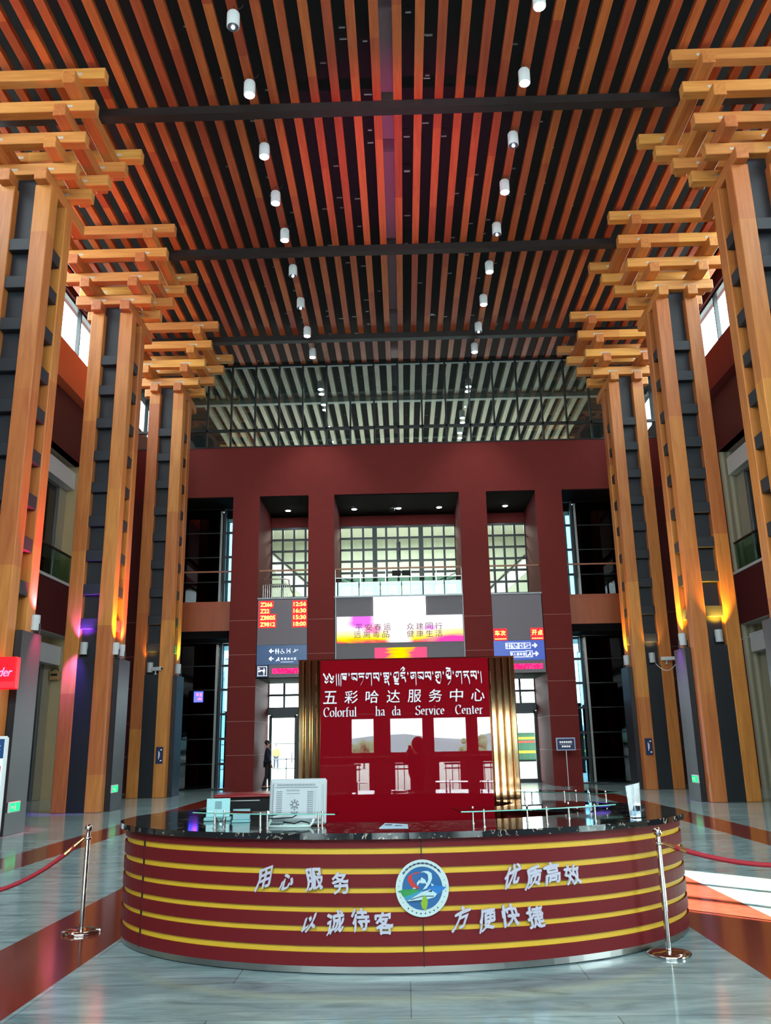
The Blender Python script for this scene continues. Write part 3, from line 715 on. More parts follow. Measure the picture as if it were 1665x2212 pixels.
# ---- the cross-shaped LED screen
def screen_mat():
    m = bpy.data.materials.new('screen_picture'); m.use_nodes = True; nt = m.node_tree; N = nt.nodes; L = nt.links
    N.remove(N['Principled BSDF'])
    e = N.new('ShaderNodeEmission'); L.new(e.outputs[0], N['Material Output'].inputs[0])
    tc = N.new('ShaderNodeTexCoord'); sp = N.new('ShaderNodeSeparateXYZ'); L.new(tc.outputs['Object'], sp.inputs[0])
    mp = N.new('ShaderNodeMapping'); mp.inputs['Scale'].default_value = (.5, 1, 3.0); L.new(tc.outputs['Object'], mp.inputs[0])
    n = N.new('ShaderNodeTexNoise'); n.inputs['Scale'].default_value = 1.3; n.inputs['Detail'].default_value = 4; L.new(mp.outputs[0], n.inputs['Vector'])
    # vertical position 0..1.02 with wobble
    a = N.new('ShaderNodeMath'); a.operation = 'MULTIPLY_ADD'; a.inputs[1].default_value = .55; L.new(n.outputs['Fac'], a.inputs[0])
    s = N.new('ShaderNodeMath'); s.operation = 'SUBTRACT'; s.inputs[1].default_value = .27; L.new(sp.outputs[2], s.inputs[0]); L.new(s.outputs[0], a.inputs[2])
    cr = N.new('ShaderNodeValToRGB'); E_ = cr.color_ramp.elements
    E_[0].position = 0; E_[0].color = (1, .10, .10, 1); E_[1].position = 1; E_[1].color = (1, .95, 1, 1)
    for pos, col in ((.07, (1, .55, .0, 1)), (.16, (1, .85, .02, 1)), (.30, (1, .9, .25, 1)), (.48, (1, .8, .8, 1)), (.62, (1, .9, .95, 1))):
        k = E_.new(pos); k.color = col
    L.new(a.outputs[0], cr.inputs[0])
    # violet patch upper left
    def blob(cx, cz, sx, sz, soft):
        x1 = N.new('ShaderNodeMath'); x1.operation = 'MULTIPLY_ADD'; x1.inputs[1].default_value = 1/sx; x1.inputs[2].default_value = -cx/sx; L.new(sp.outputs[0], x1.inputs[0])
        z1 = N.new('ShaderNodeMath'); z1.operation = 'MULTIPLY_ADD'; z1.inputs[1].default_value = 1/sz; z1.inputs[2].default_value = -cz/sz; L.new(sp.outputs[2], z1.inputs[0])
        cb = N.new('ShaderNodeCombineXYZ'); L.new(x1.outputs[0], cb.inputs[0]); L.new(z1.outputs[0], cb.inputs[1])
        ln = N.new('ShaderNodeVectorMath'); ln.operation = 'LENGTH'; L.new(cb.outputs[0], ln.inputs[0])
        ad = N.new('ShaderNodeMath'); ad.operation = 'MULTIPLY_ADD'; ad.inputs[1].default_value = .9; ad.inputs[2].default_value = -.45; L.new(n.outputs['Fac'], ad.inputs[0])
        sm = N.new('ShaderNodeMath'); sm.operation = 'ADD'; L.new(ln.outputs['Value'], sm.inputs[0]); L.new(ad.outputs[0], sm.inputs[1])
        r = N.new('ShaderNodeMapRange'); r.inputs[1].default_value = 1; r.inputs[2].default_value = 1-soft; L.new(sm.outputs[0], r.inputs[0]); return r.outputs[0]
    prev = cr.outputs[0]
    for cx, cz, sx, sz, soft, col in ((-1.45, .85, .55, .35, .4, (.85, .16, .9, 1)), (-1.05, .5, .45, .22, .6, (1, .25, .5, 1)), (2.2, .05, 1.5, .26, .5, (1, .06, .42, 1)), (1.15, .55, .35, .15, .7, (.9, .3, .9, 1)), (.0, .35, .55, 1.2, .5, (1.0, .97, .97, 1))):
        mx = N.new('ShaderNodeMixRGB'); L.new(blob(cx, cz, sx, sz, soft), mx.inputs[0]); L.new(prev, mx.inputs[1]); mx.inputs[2].default_value = col; prev = mx.outputs[0]
    L.new(prev, e.inputs[0]); e.inputs[1].default_value = .62
    return m
t = thing('led_screen', 'cross-shaped lit LED screen with pink and yellow sunset picture', 'screen', (-.12, F+.1, 4.63))
obj('housing', MB().box(-2.42, 2.44, -.02, .1, 0, 2.42), mat('screen_grey', lin(96, 90, 96), .5), t)
for xx in (-2.45, 2.44): obj('side_rail', MB().box(xx, xx+.03, -.05, .1, -.05, 2.42), GREYM, t)
obj('upper_panel', MB().box(-.98, 1.02, -.05, -.02, 1.66, 2.41), emis('screen_white', (1, .93, 1, 1), 2.4), t, 'blank white upper panel')
bo = obj('middle_panel', MB().box(-2.39, 2.42, -.01, .02, 0, 1.01), screen_mat(), t, 'wide panel with sunset colours and two lines of text'); bo.location = (0, -.04, .655)
def low_mat():
    m = bpy.data.materials.new('screen_low'); m.use_nodes = True; nt = m.node_tree; N = nt.nodes; L = nt.links
    N.remove(N['Principled BSDF']); e = N.new('ShaderNodeEmission'); L.new(e.outputs[0], N['Material Output'].inputs[0])
    tc = N.new('ShaderNodeTexCoord'); mp = N.new('ShaderNodeMapping'); mp.inputs['Scale'].default_value = (.9, 1, 7); L.new(tc.outputs['Object'], mp.inputs[0])
    n = N.new('ShaderNodeTexNoise'); n.inputs['Scale'].default_value = 1.5; L.new(mp.outputs[0], n.inputs['Vector'])
    sp = N.new('ShaderNodeSeparateXYZ'); L.new(tc.outputs['Object'], sp.inputs[0])
    ab = N.new('ShaderNodeMath'); ab.operation = 'ABSOLUTE'; L.new(sp.outputs[0], ab.inputs[0])
    a = N.new('ShaderNodeMath'); a.operation = 'ADD'; L.new(ab.outputs[0], a.inputs[0]); L.new(n.outputs['Fac'], a.inputs[1])
    cr = N.new('ShaderNodeValToRGB'); E_ = cr.color_ramp.elements; E_[0].position = .62; E_[0].color = (1, .75, 0, 1); E_[1].position = 1.0; E_[1].color = (1, .09, .22, 1)
    k = E_.new(.85); k.color = (1, .5, .02, 1)
    L.new(a.outputs[0], cr.inputs[0]); L.new(cr.outputs[0], e.inputs[0]); e.inputs[1].default_value = .6; return m
lo = obj('lower_panel', MB().box(-.96, 1.02, -.01, .02, 0, .44), low_mat(), t, 'lower panel with yellow and pink streaks'); lo.location = (0, -.04, .02)
fnS = lambda x, y, d: (x, -.055-d, y)
for st, x0, z0 in (('平安春运', -1.68, 1.12), ('众建同行', .28, 1.12), ('远离毒品', -1.74, .84), ('健康生活', .28, .84)):
    tx = MB()
    for k, ch in enumerate(st): add_text(tx, ch, fnS, x0+k*.36, z0, .27, .25, t=.002)
    obj('screen_text', tx, mat('screen_text', lin(60, 20, 28), .6, emit=lin(120, 40, 60), es=.25), t)

# ---- departure boards
LEDY = emis('led_amber', lin(255, 214, 90), 2.2); LEDR = emis('led_red', (1, .02, .03, 1), 1.1); LEDP = None
def led_noise():
    m = bpy.data.materials.new('led_pink'); m.use_nodes = True; nt = m.node_tree; N = nt.nodes; L = nt.links
    N.remove(N['Principled BSDF']); e = N.new('ShaderNodeEmission'); L.new(e.outputs[0], N['Material Output'].inputs[0])
    tc = N.new('ShaderNodeTexCoord'); v = N.new('ShaderNodeTexVoronoi'); v.inputs['Scale'].default_value = 16; L.new(tc.outputs['Object'], v.inputs['Vector'])
    cr = N.new('ShaderNodeValToRGB'); E_ = cr.color_ramp.elements; E_[0].position = .2; E_[0].color = (1, .05, .2, 1); E_[1].position = .6; E_[1].color = (.75, .01, .10, 1)
    L.new(v.outputs['Distance'], cr.inputs[0]); L.new(cr.outputs[0], e.inputs[0]); e.inputs[1].default_value = 1.1; return m
LEDP = led_noise()
BOARD = MATS['grey_board']
def halo(par, x0, x1, z0, z1): obj('red_glow_cell', MB().box(x0, x1, -.006, 0, z0, z1), LEDR, par)
t = thing('departure_board', 'departure board with four red-lit rows of train numbers and times', 'screen', (-5.55, F+.03, 5.27))
obj('panel', MB().box(0, 1.9, 0, .12, 0, 1.74), BOARD, t)
lt = MB(); fb = lambda x, y, d: (x, -.008-d, y)
for k, (a, b) in enumerate((('Z266', '12:56'), ('Z22', '16:30'), ('Z8805', '15:30'), ('Z9812', '18:00'))):
    z = 1.47-k*.255; wl = .115*len(a)
    halo(t, .05, .14+wl, z-.05, z+.22); halo(t, 1.33, 1.90, z-.05, z+.22)
    add_text(lt, a, fb, .10, z, wl, .165, t=.004, off=.02); add_text(lt, b, fb, 1.38, z, .48, .165, t=.004, off=.02)
obj('amber_digits', lt, LEDY, t)
t = thing('departure_board', 'departure board header with two red-lit captions on the right', 'screen', (3.43, F+.03, 5.27))
obj('panel', MB().box(0, 1.9, 0, .12, 0, 1.74), BOARD, t)
lt = MB()
halo(t, .02, .52, .0, .45); halo(t, 1.42, 1.90, .0, .45)
add_text(lt, '车', fb, .06, .18, .19, .2, t=.004, off=.015); add_text(lt, '次', fb, .28, .18, .19, .2, t=.004, off=.015); add_text(lt, '开', fb, 1.46, .18, .19, .2, t=.004, off=.015); add_text(lt, '点', fb, 1.68, .18, .19, .2, t=.004, off=.015)
for k in range(6): lt.box(.05+k*.075, .11+k*.075, -.012, -.008, .04, .075)
for k in range(5): lt.box(1.46+k*.085, 1.52+k*.085, -.012, -.008, .04, .075)
obj('amber_captions', lt, LEDY, t)
# ---- wayfinding signs
BLUE = mat('sign_blue', lin(36, 74, 122), .3, emit=lin(36, 74, 122), es=.15); BLUE2 = mat('sign_blue_lit', lin(38, 68, 140), .3, emit=lin(38, 60, 150), es=.5)
SGW = mat('sign_lit_white', lin(225, 235, 245), .5, emit=(.85, .92, 1, 1), es=.8)
fs_ = lambda x, y, d: (x, -.006-d, y)
def arrow(mb, x, y, s, dr):
    q = [(0, .5), (.45, .95), (.6, .8), (.42, .6), (1, .6), (1, .4), (.42, .4), (.6, .2), (.45, .05)]
    if dr > 0: q = [(1-a, b) for a, b in q][::-1]
    mb.poly([(x+a*s, y+b*s) for a, b in q], fs_, .004)
def figure(mb, x, y, s, skirt=False):
    mb.poly([(x+.5*s*.3+.09*s*math.cos(k*PI/4), y+.9*s+.09*s*math.sin(k*PI/4)) for k in range(8)], fs_, .004)
    q = [(.02, .78), (.28, .78), (.28, .4), (.22, .4), (.2, 0), (.1, 0), (.08, .4), (.02, .4)] if not skirt else [(.08, .78), (.22, .78), (.32, .35), (.22, .35), (.2, 0), (.1, 0), (.08, .35), (-.02, .35)]
    mb.poly([(x+a*s, y+b*s) for a, b in q], fs_, .004)
def wheelchair(mb, x, y, s):
    mb.poly([(x+.35*s+.08*s*math.cos(k*PI/4), y+.92*s+.08*s*math.sin(k*PI/4)) for k in range(8)], fs_, .004)
    mb.nib([(x+.35*s, y+.8*s), (x+.37*s, y+.42*s), (x+.65*s, y+.42*s), (x+.8*s, y+.1*s), (x+.92*s, y+.12*s)], (.05*s, .03*s), fs_, .004)
    mb.nib([(x+.38*s+.34*s*math.cos(2.3+k*.42), y+.32*s+.32*s*math.sin(2.3+k*.42)) for k in range(11)], (.035*s, .03*s), fs_, .004)
def lift(mb, x, y, s):
    for a in (0, .62): mb.poly([(x+a*s, y), (x+(a+.08)*s, y), (x+(a+.08)*s, y+s), (x+a*s, y+s)], fs_, .004)
    mb.nib([(x+.15*s, y+.35*s), (x+.35*s, y+.65*s), (x+.55*s, y+.35*s)], (.05*s, .04*s), fs_, .004)
def escal(mb, x, y, s):
    mb.nib([(x, y+.25*s), (x+.3*s, y+.25*s), (x+.8*s, y+.65*s), (x+1.0*s, y+.65*s)], (.02*s, .06*s), fs_, .004)
    mb.nib([(x+.35*s, y+.45*s), (x+.4*s, y+.8*s)], (.06*s, .0), fs_, .004)
def seat(mb, x, y, s):
    mb.poly([(x, y), (x+.25*s, y+.45*s), (x+.45*s, y+.5*s), (x+.55*s, y+.9*s), (x+.75*s, y+.9*s), (x+.72*s, y+.4*s), (x+.9*s, y+.05*s), (x+.5*s, y+.3*s)], fs_, .004)
t = thing('wayfinding_sign', 'dark blue sign with left arrows and facility icons', 'sign', (-5.55, F+.03, 4.53))
obj('panel', MB().box(0, 1.9, 0, .1, 0, .73), BLUE, t)
ic = MB(); arrow(ic, .46, .42, .19, -1); obj('arrow', ic, SGW, t); ic = MB(); figure(ic, .70, .4, .2); figure(ic, .79, .4, .2, True); wheelchair(ic, .90, .41, .18); lift(ic, 1.14, .41, .19); escal(ic, 1.38, .42, .19)
obj('icon_row', ic, SGW, t); ic = MB()
arrow(ic, .46, .13, .19, -1); seat(ic, .72, .11, .18)
for k, ch in enumerate('母婴候车区'): add_text(ic, ch, fs_, .92+k*.125, .17, .085, .085, t=.003)
ic.box(.92, 1.4, -.01, -.006, .09, .1)
obj('text_row', ic, SGW, t)
t = thing('wayfinding_sign', 'bright blue sign with right arrows and boxed icons', 'sign', (3.43, F+.03, 4.53))
obj('panel', MB().box(0, 1.9, 0, .1, 0, .73), BLUE2, t)
ic = MB()
def boxed(mb, x, y, s):
    for a in ((x, x+s, y, y+.015), (x, x+s, y+s-.015, y+s), (x, x+.015, y, y+s), (x+s-.015, x+s, y, y+s)): mb.box(a[0], a[1], -.01, -.006, a[2], a[3])
for k in range(4): boxed(ic, .44+k*.24, .42, .22)
figure(ic, .47, .44, .19); figure(ic, .56, .44, .19, True); wheelchair(ic, .71, .445, .18); lift(ic, .95, .445, .17); escal(ic, 1.18, .44, .18); arrow(ic, 1.43, .43, .21, 1)
obj('icon_row', ic, SGW, t); ic = MB()
for k, ch in enumerate('军人候车室'): add_text(ic, ch, fs_, .60+k*.12, .16, .10, .11, t=.003, off=.01)
ic.box(.60, 1.18, -.01, -.006, .10, .12); ic.box(.60, 1.18, -.01, -.006, .30, .32); boxed(ic, 1.20, .1, .24); seat(ic, 1.23, .12, .19); arrow(ic, 1.46, .12, .21, 1)
obj('text_row', ic, SGW, t)
t = thing('ticket_check_sign', 'small navy sign with a white bordered ticket-check icon', 'sign', (-5.55, F+.03, 4.07))
obj('panel', MB().box(0, .44, 0, .1, 0, .455), NAVY, t)
ic = MB(); boxed(ic, .05, .05, .35); figure(ic, .25, .08, .26)
ic.nib([(.1, .24), (.16, .26), (.24, .24), (.32, .25)], (.008, .018), fs_, .004); ic.poly([(.11+.025*math.cos(k*PI/4), .32+.025*math.sin(k*PI/4)) for k in range(8)], fs_, .004); ic.box(.08, .16, -.01, -.006, .2, .24)
obj('icon', ic, SGW, t)
for x0, x1, lb in ((-5.08, -3.6, 'scrolling pink LED strip beside the ticket-check icon'), (3.62, 5.33, 'scrolling pink LED strip under the right blue sign')):
    t = thing('led_strip', lb, 'screen', (x0, F+.03, 4.06), 0, 'pink LED strips of the facade')
    obj('panel', MB().box(0, x1-x0, 0, .1, 0, .46), BOARD, t)
    obj('lit_band', MB().box(.12, x1-x0-.1, -.006, 0, .13, .33), LEDP, t)
# ---- blue screen and things inside the end bays
t = thing('blue_screen', 'small blue lit screen in the dark glass of the far left bay', 'screen', (-8.06, 33.505, 3.25))
obj('housing', MB().bbox(-.2, .2, 0, .06, 0, .45, .01), BLACK, t)
obj('lit_face', MB().box(-.18, .18, -.004, 0, .02, .43), emis('blue_lit', (.05, .06, 1, 1), 2.5), t); obj('pink_letters', MB().box(-.08, .0, -.008, -.004, .26, .36).box(.05, .13, -.008, -.004, .24, .36).box(-.02, .13, -.008, -.004, .1, .18), emis('pink_lit', (1, .1, .6, 1), 2), t)
# pale doors just beyond the clear panes
solo('pale_panel', MB().box(6.45, 6.98, 34.2, 34.28, .35, 3.0), mat('pale_blue_panel', lin(150, 175, 190), .5), 'tall pale blue panel behind the right end bay glass', 'panel')

# ================================================================== RED SERVICE WALL
REDP = mat('red_glass_panel', lin(122, 8, 20), .008, ior=1.72)
t = thing('service_wall', 'glossy red wall with gold edge rods and white lettering behind the counter', 'wall panel', (0, 9.6, 0))
obj('red_panel', MB().bbox(-.94, .95, 0, .24, 0, 2.53, .004), REDP, t)
obj('edge_backing', MB().box(-1.19, -.941, .05, .24, 0, 2.53).box(.951, 1.25, .05, .24, 0, 2.53), mat('bronze_mirror', lin(110, 66, 40), .12, 1), t)
for x in (-1.155, -1.08, -1.005, .99, 1.065, 1.14, 1.215):
    obj('gold_rod', MB().bbox(x-.029, x+.029, .0, .06, 0, 2.535, .010), GOLD, t)
obj('top_edge', MB().box(-1.19, 1.25, -.002, .24, 2.53, 2.54), GOLD, t)
LET = mat('white_letters', lin(222, 218, 224), .4)
fw_ = lambda x, y, d: (x, -.004-d, y)
# Tibetan line drawn with a broad nib
G = {
 'Y': (1.15, [[(0, .05), (.14, -.12), (.22, -.36), (.36, -.46), (.48, -.36), (.46, -.2), (.34, -.2), (.36, -.33)], [(.5, .05), (.64, -.12), (.72, -.36), (.86, -.46), (.98, -.36), (.96, -.2), (.84, -.2), (.86, -.33)], [(.14, -.6), (.3, -.74), (.48, -.6)], [(.64, -.6), (.8, -.74), (.98, -.6)]]),
 '|': (.22, [[(.05, 0), (.1, -1)]]),
 'k': (.72, [[(.05, 0), (.05, -1.05)], [(.05, 0), (.62, 0)], [(.58, 0), (.55, -.45)], [(.2, -.12), (.26, -.28), (.4, -.22), (.55, -.36)], [(.2, -.35), (.55, -.5)]]),
 'b': (.66, [[(.02, 0), (.58, 0)], [(.56, 0), (.58, -.58)], [(.12, 0), (.06, -.3), (.3, -.36), (.57, -.56)], [(.06, -.32), (.3, -.5)]]),
 't': (.66, [[(.02, 0), (.6, 0)], [(.14, 0), (.12, -.3), (.36, -.24), (.54, -.3)], [(.54, -.28), (.46, -.6), (.24, -1)]]),
 'g': (.70, [[(.08, 0), (.6, 0)], [(.18, 0), (.06, -.2), (.14, -.4), (.3, -.34), (.3, 0)], [(.57, 0), (.6, -1.05)]]),
 's': (.68, [[(.04, 0), (.58, 0)], [(.12, 0), (.08, -.3), (.2, -.4), (.3, -.28)], [(.3, 0), (.3, -.28), (.48, -.44), (.55, -.62)], [(.57, 0), (.6, -.66)]]),
 'N': (.66, [[(.04, 0), (.56, 0)], [(.12, 0), (.1, -.24), (.24, -.3)], [(.28, 0), (.3, -.22), (.55, -.4)], [(.56, 0), (.56, -.45)], [(.14, -.5), (.5, -.5)], [(.3, -.5), (.14, -.72), (.3, -.82), (.44, -.66), (.58, -1.05)]]),
 'l': (.66, [[(.14, .02), (.5, .06)], [(.12, -.02), (.08, -.34), (.3, -.36), (.34, -.12)], [(.56, .08), (.54, -.5)], [(.12, -.52), (.56, -.52)], [(.14, -.68), (.5, -.74)], [(.16, -.9), (.56, -.98)]]),
 'h': (.66, [[(.06, 0), (.52, 0)], [(.12, 0), (.06, -.2), (.3, -.28), (.14, -.44), (.44, -.4), (.54, -.8)], [(.52, 0), (.4, -.2)], [(.08, .3), (.3, .5), (.5, .28)], [(.26, .22), (.5, .28)]]),
 'z': (.70, [[(.06, 0), (.56, 0)], [(.14, 0), (.08, -.3), (.2, -.5)], [(.2, -.3), (.36, -.2), (.42, -.4), (.2, -.5)], [(.55, 0), (.58, -1.1)]]),
 'u': (.72, [[(.06, 0), (.56, 0)], [(.14, 0), (.08, -.3), (.2, -.48)], [(.2, -.3), (.36, -.2), (.42, -.4), (.2, -.5)], [(.55, 0), (.6, -.5), (.5, -.9)], [(.1, -.62), (.3, -.9), (.5, -.95), (.6, -.7)]]),
 'e': (.66, [[(.08, .36), (.5, .28)], [(.14, .1), (.5, .12)], [(.12, .08), (.08, -.24), (.3, -.26), (.34, -.02)], [(.54, .12), (.54, -.38)], [(.12, -.4), (.56, -.4)], [(.2, -.55), (.54, -.55), (.48, -.8), (.24, -1.1)]]),
 'n': (.68, [[(.04, 0), (.58, 0)], [(.18, 0), (.1, -.26), (.36, -.3), (.14, -.5)], [(.52, 0), (.38, -.22), (.56, -.6), (.62, -1.05)]]),
 '.': (.26, [[(.06, .05), (.12, -.16)]]),
}
mbT = MB(); x = -.905; seq = 'Y||k.btgs.N.lh.zbs.u.e.gns.|'
tot = sum(G[k][0] for k in seq); usc = 1.79/tot; hs = .125
for k in seq:
    adv, st = G[k]
    for s_ in st: mbT.nib([(x+a*usc, 2.372+b*hs) for a, b in s_], (.0035, .0095), fw_, .008)
    x += adv*usc
obj('tibetan_lettering', mbT, LET, t, 'white line of Tibetan script')
mbC = MB()
for k, ch in enumerate('五彩哈达服务中心'):
    cx = -.83+k*.2355; add_text(mbC, ch, fw_, cx-.074, 2.048, .15, .138, t=.012, off=.004, shear=.06)
obj('chinese_lettering', mbC, LET, t, 'white line of large Chinese characters')
# English line in a condensed serif drawn with a broad nib
def arc(cx, cy, rx, ry, a0, a1, n=9): return [(cx+rx*math.cos(math.radians(a0+(a1-a0)*k/n)), cy+ry*math.sin(math.radians(a0+(a1-a0)*k/n))) for k in range(n+1)]
V = lambda x, a, b: [(x, a), (x, b)]
def sf(x, y, w=.12): return [(x-w, y), (x+w, y)]
EL = {
 'C': (.74, [arc(.40, .5, .30, .48, 50, 310, 14), V(.62, .70, .95)]),
 'S': (.62, [arc(.31, .74, .20, .22, 40, 270, 10)+arc(.31, .27, .22, .25, 90, -140, 10), V(.50, .76, .96), V(.08, .04, .24)]),
 'o': (.56, [arc(.28, .33, .21, .31, 0, 360, 14)]),
 'l': (.30, [V(.15, .02, 1), sf(.15, .02), [(.04, .97), (.15, .98)]]),
 'r': (.42, [V(.13, .02, .64), sf(.13, .02), [(.03, .62), (.13, .63)], [(.15, .45), (.25, .62), (.38, .58)]]),
 'f': (.36, [V(.14, .02, .75)+arc(.27, .78, .13, .2, 180, 60, 5), sf(.14, .02), [(.02, .62), (.30, .62)]]),
 'u': (.60, [V(.14, .64, .2)+arc(.29, .2, .15, .17, 180, 300, 5)+[(.46, .16)], V(.46, .64, .02), [(.03, .63), (.14, .63)], [(.36, .63), (.46, .63)], [(.46, .03), (.57, .03)]]),
 'h': (.62, [V(.14, .02, 1), sf(.14, .02), [(.03, .97), (.14, .98)], [(.14, .46), (.26, .62), (.40, .62), (.47, .48), (.47, .02)], sf(.47, .02)]),
 'n': (.62, [V(.14, .02, .64), sf(.14, .02), [(.03, .62), (.14, .63)], [(.14, .46), (.26, .62), (.40, .62), (.47, .48), (.47, .02)], sf(.47, .02)]),
 'a': (.52, [[(.08, .52), (.16, .63), (.30, .63), (.37, .5), (.37, .06), (.48, .03)], [(.37, .38), (.16, .32), (.08, .17), (.16, .04), (.28, .06), (.37, .2)]]),
 'd': (.60, [V(.44, .02, 1), [(.32, .97), (.44, .98)], arc(.27, .32, .18, .30, 60, 300, 10), [(.44, .03), (.55, .03)]]),
 'e': (.50, [[(.09, .36), (.42, .37)]+arc(.25, .35, .17, .28, 5, 310, 11)]),
 'v': (.54, [[(.08, .64), (.27, .03), (.46, .64)], sf(.10, .63, .09), sf(.45, .63, .09)]),
 'i': (.30, [V(.15, .02, .64), sf(.15, .02), [(.04, .62), (.15, .63)], [(.11, .86), (.19, .86)]]),
 'c': (.48, [arc(.27, .33, .19, .31, 45, 310, 10)]),
 't': (.36, [V(.16, .86, .12)+[(.22, .04), (.33, .07)], [(.03, .63), (.32, .63)]]),
}
mbE = MB()
for word, x0, x1, zz in (('Colorful', -.905, -.53, 1.905), ('ha', -.325, -.215, 1.908), ('da', -.14, -.04, 1.908), ('Service', .12, .445, 1.908), ('Center', .56, .87, 1.908)):
    tw_ = sum(EL[ch][0] for ch in word); sx_ = (x1-x0)/tw_; x = x0; hh = .105
    for ch in word:
        adv, st = EL[ch]
        for s_ in st: mbE.nib([(x+a*sx_, zz+b*hh) for a, b in s_], (.0062, .0022), fw_, .008)
        x += adv*sx_
obj('english_lettering', mbE, LET, t, 'white English line in serif letters')
# added magenta uplight, hidden behind the wall, for the pink ceiling glow
t = thing('floodlight', 'added magenta floodlight, hidden on the floor behind the red wall', 'light', (.0, 10.05, 0))
obj('housing', MB().cyl((0, 0, .06), (0, 0, .38), .1, 14), mat('flood_grey'), t); obj('lens', MB().cyl((0, 0, .38), (0, 0, .386), .085, 14), emis('added_magenta_lens', (1, .05, .5, 1), 3), t); obj('yoke', MB().box(-.12, .12, -.03, .03, 0, .06), FRAME, t)
d = bpy.data.lights.new('added_magenta_beam', 'SPOT'); d.energy = 4800; d.color = (1, .06, .42); d.spot_size = .42; d.spot_blend = 1; d.shadow_soft_size = .05
so = bpy.data.objects.new('added_magenta_beam', d); COL.objects.link(so); so.location = (0, 10.05, .45); so.rotation_euler = Vector((0, 9.5, 16.4)).to_track_quat('-Z', 'Y').to_euler()

# ================================================================== SERVICE COUNTER
A_, B_, CX, CY = 2.565, 1.72, -.04, 8.45
def ell(phi, off):
    # phi measured from the front (0 = toward the viewer), offset along the outward normal
    x = A_*math.sin(phi); y = -B_*math.cos(phi); n = Vector((x/A_**2, y/B_**2)).normalized()
    return x+n.x*off, y+n.y*off
def ring(mb, o0, o1, z0, z1, p0, p1, n=96):
    vs = []
    for k in range(n+1):
        ph = p0+(p1-p0)*k/n; xa, ya = ell(ph, o0); xb, yb = ell(ph, o1)
        vs += [(xa, ya, z0), (xb, yb, z0), (xb, yb, z1), (xa, ya, z1)]
    fs = []
    for k in range(n):
        for j in range(4): fs.append((4*k+j, 4*k+(j+1) % 4, 4*k+4+(j+1) % 4, 4*k+4+j))
    fs += [(3, 2, 1, 0), (4*n, 4*n+1, 4*n+2, 4*n+3)]
    mb.add(vs, fs); return mb
PG = math.radians(147.5)
ct = thing('service_counter', 'oval red reception counter with yellow stripes and black marble top', 'counter', (CX, CY, 0), .03)
REDC = mat('red_laminate', lin(100, 20, 25), .5, spec=.2); YEL = mat('yellow_laminate', lin(206, 164, 40), .5)
zsb = [(.055, .145), (.19, .285), (.325, .415), (.455, .545), (.585, .675), (.72, .815), (.86, .925)]
for z0, z1 in zsb: obj('red_band', ring(MB(), -.05, 0, z0, z1, -PG, PG), REDC, ct, fixn=True)
obj('yellow_grooves', ring(MB(), -.06, -.018, .055, .92, -PG, PG), YEL, ct, 'yellow grooves between the red bands', fixn=True)
obj('carcass', ring(MB(), -.70, -.06, .05, .92, -PG, PG), REDC, ct, fixn=True)
obj('kick_plate', ring(MB(), -.1, -.012, .008, .053, -PG, PG), BRUSH, ct, 'brushed steel kick plate', fixn=True)
obj('plinth', ring(MB(), -.6, -.03, 0, .05, -PG, PG), BLACK, ct, fixn=True)
obj('marble_top', ring(MB(), -.84, .05, .925, .97, -PG, PG), MARBLE, ct, 'black marble top with pale veins', fixn=True)
obj('work_desk', ring(MB(), -1.10, -.70, .70, .735, -.95, PG), mat('desk_brown', lin(90, 40, 34), .4), ct, fixn=True)
for ph in (.035, -1.03): obj('panel_seam', ring(MB(), -.012, .0012, .05, .925, ph-.0012, ph+.0012, 1), BLACK, ct, fixn=True)
# lettering on the front, wrapped around the curve
def cw(x, y, d):
    ph = math.asin(max(-1, min(1, x/A_))); a, b = ell(ph, .003+d); return (a, b, y)
SILV = mat('silver_lettering', lin(178, 174, 188), .35)
for st, xs2, zz, hh in (('用心服务', (-1.145, -.965, -.765, -.56), .56, .145), ('优质高效', (.72, .88, 1.035, 1.20), .56, .14), ('以诚待客', (-.78, -.605, -.42, -.245), .285, .145), ('方便快捷', (.32, .51, .685, .885), .285, .145)):
    for k, ch in enumerate(st):
        wv = .125 if ch not in '以心' else .10
        mbL = MB(); gx = xs2[k]-CX; gz = zz+(-.012 if k % 2 else .008)+(.02 if ch in '心' else 0)+.06
        def brush(x, y, d):
            u, v = (x-gx)/.12, (y-gz)/.12
            return cw(gx+.12*(u+.10*math.sin(3.4*v+k)-.04*v), gz+.12*(v+.24*u+.07*math.sin(4*u+k)), d)
        for ox, oz in ((0, 0), (.0065, .0035), (.003, -.004)): add_text(mbL, ch, brush, gx-.057+ox, gz-.06+oz, wv, hh*(.72 if ch in '心以' else 1), shear=.08, t=.014+ox*.1, off=.004)
        obj('slogan_character', mbL, SILV, ct)
# round emblem
EX, EZ = .05-CX, .58
def em(x, y, d): return cw(EX+x, EZ+y, .004+d)
def circ(r, n=40, cx=0, cy=0): return [(cx+r*math.cos(2*PI*k/n), cy+r*math.sin(2*PI*k/n)) for k in range(n)]
eo = obj('emblem', MB().poly(circ(.196, 56), em, .012), mat('emblem_white', lin(178, 194, 192), .4), ct, 'round white emblem with blue centre')
def em2(l): return lambda x, y, d: em(x, y, .012+.0012*l+d)
obj('blue_disc', MB().poly(circ(.148, 48), em2(1), .001), mat('emblem_blue', lin(8, 80, 134), .4), eo)
S_ = lambda pts: [((x-815)/2860.0, (760-y)/3180.0) for x, y in pts]   # traced proportions of the emblem artwork
obj('green_wing', MB().poly(S_([(290, 815), (440, 780), (600, 775), (760, 800), (640, 880), (470, 960), (400, 930), (360, 850)]), em2(2), .001), mat('emblem_green', lin(30, 128, 60), .4), eo)
obj('teal_field', MB().poly(S_([(420, 950), (640, 870), (820, 790), (760, 930), (560, 1040), (480, 1040)]), em2(2), .0012), mat('emblem_teal', lin(40, 126, 158), .4), eo)
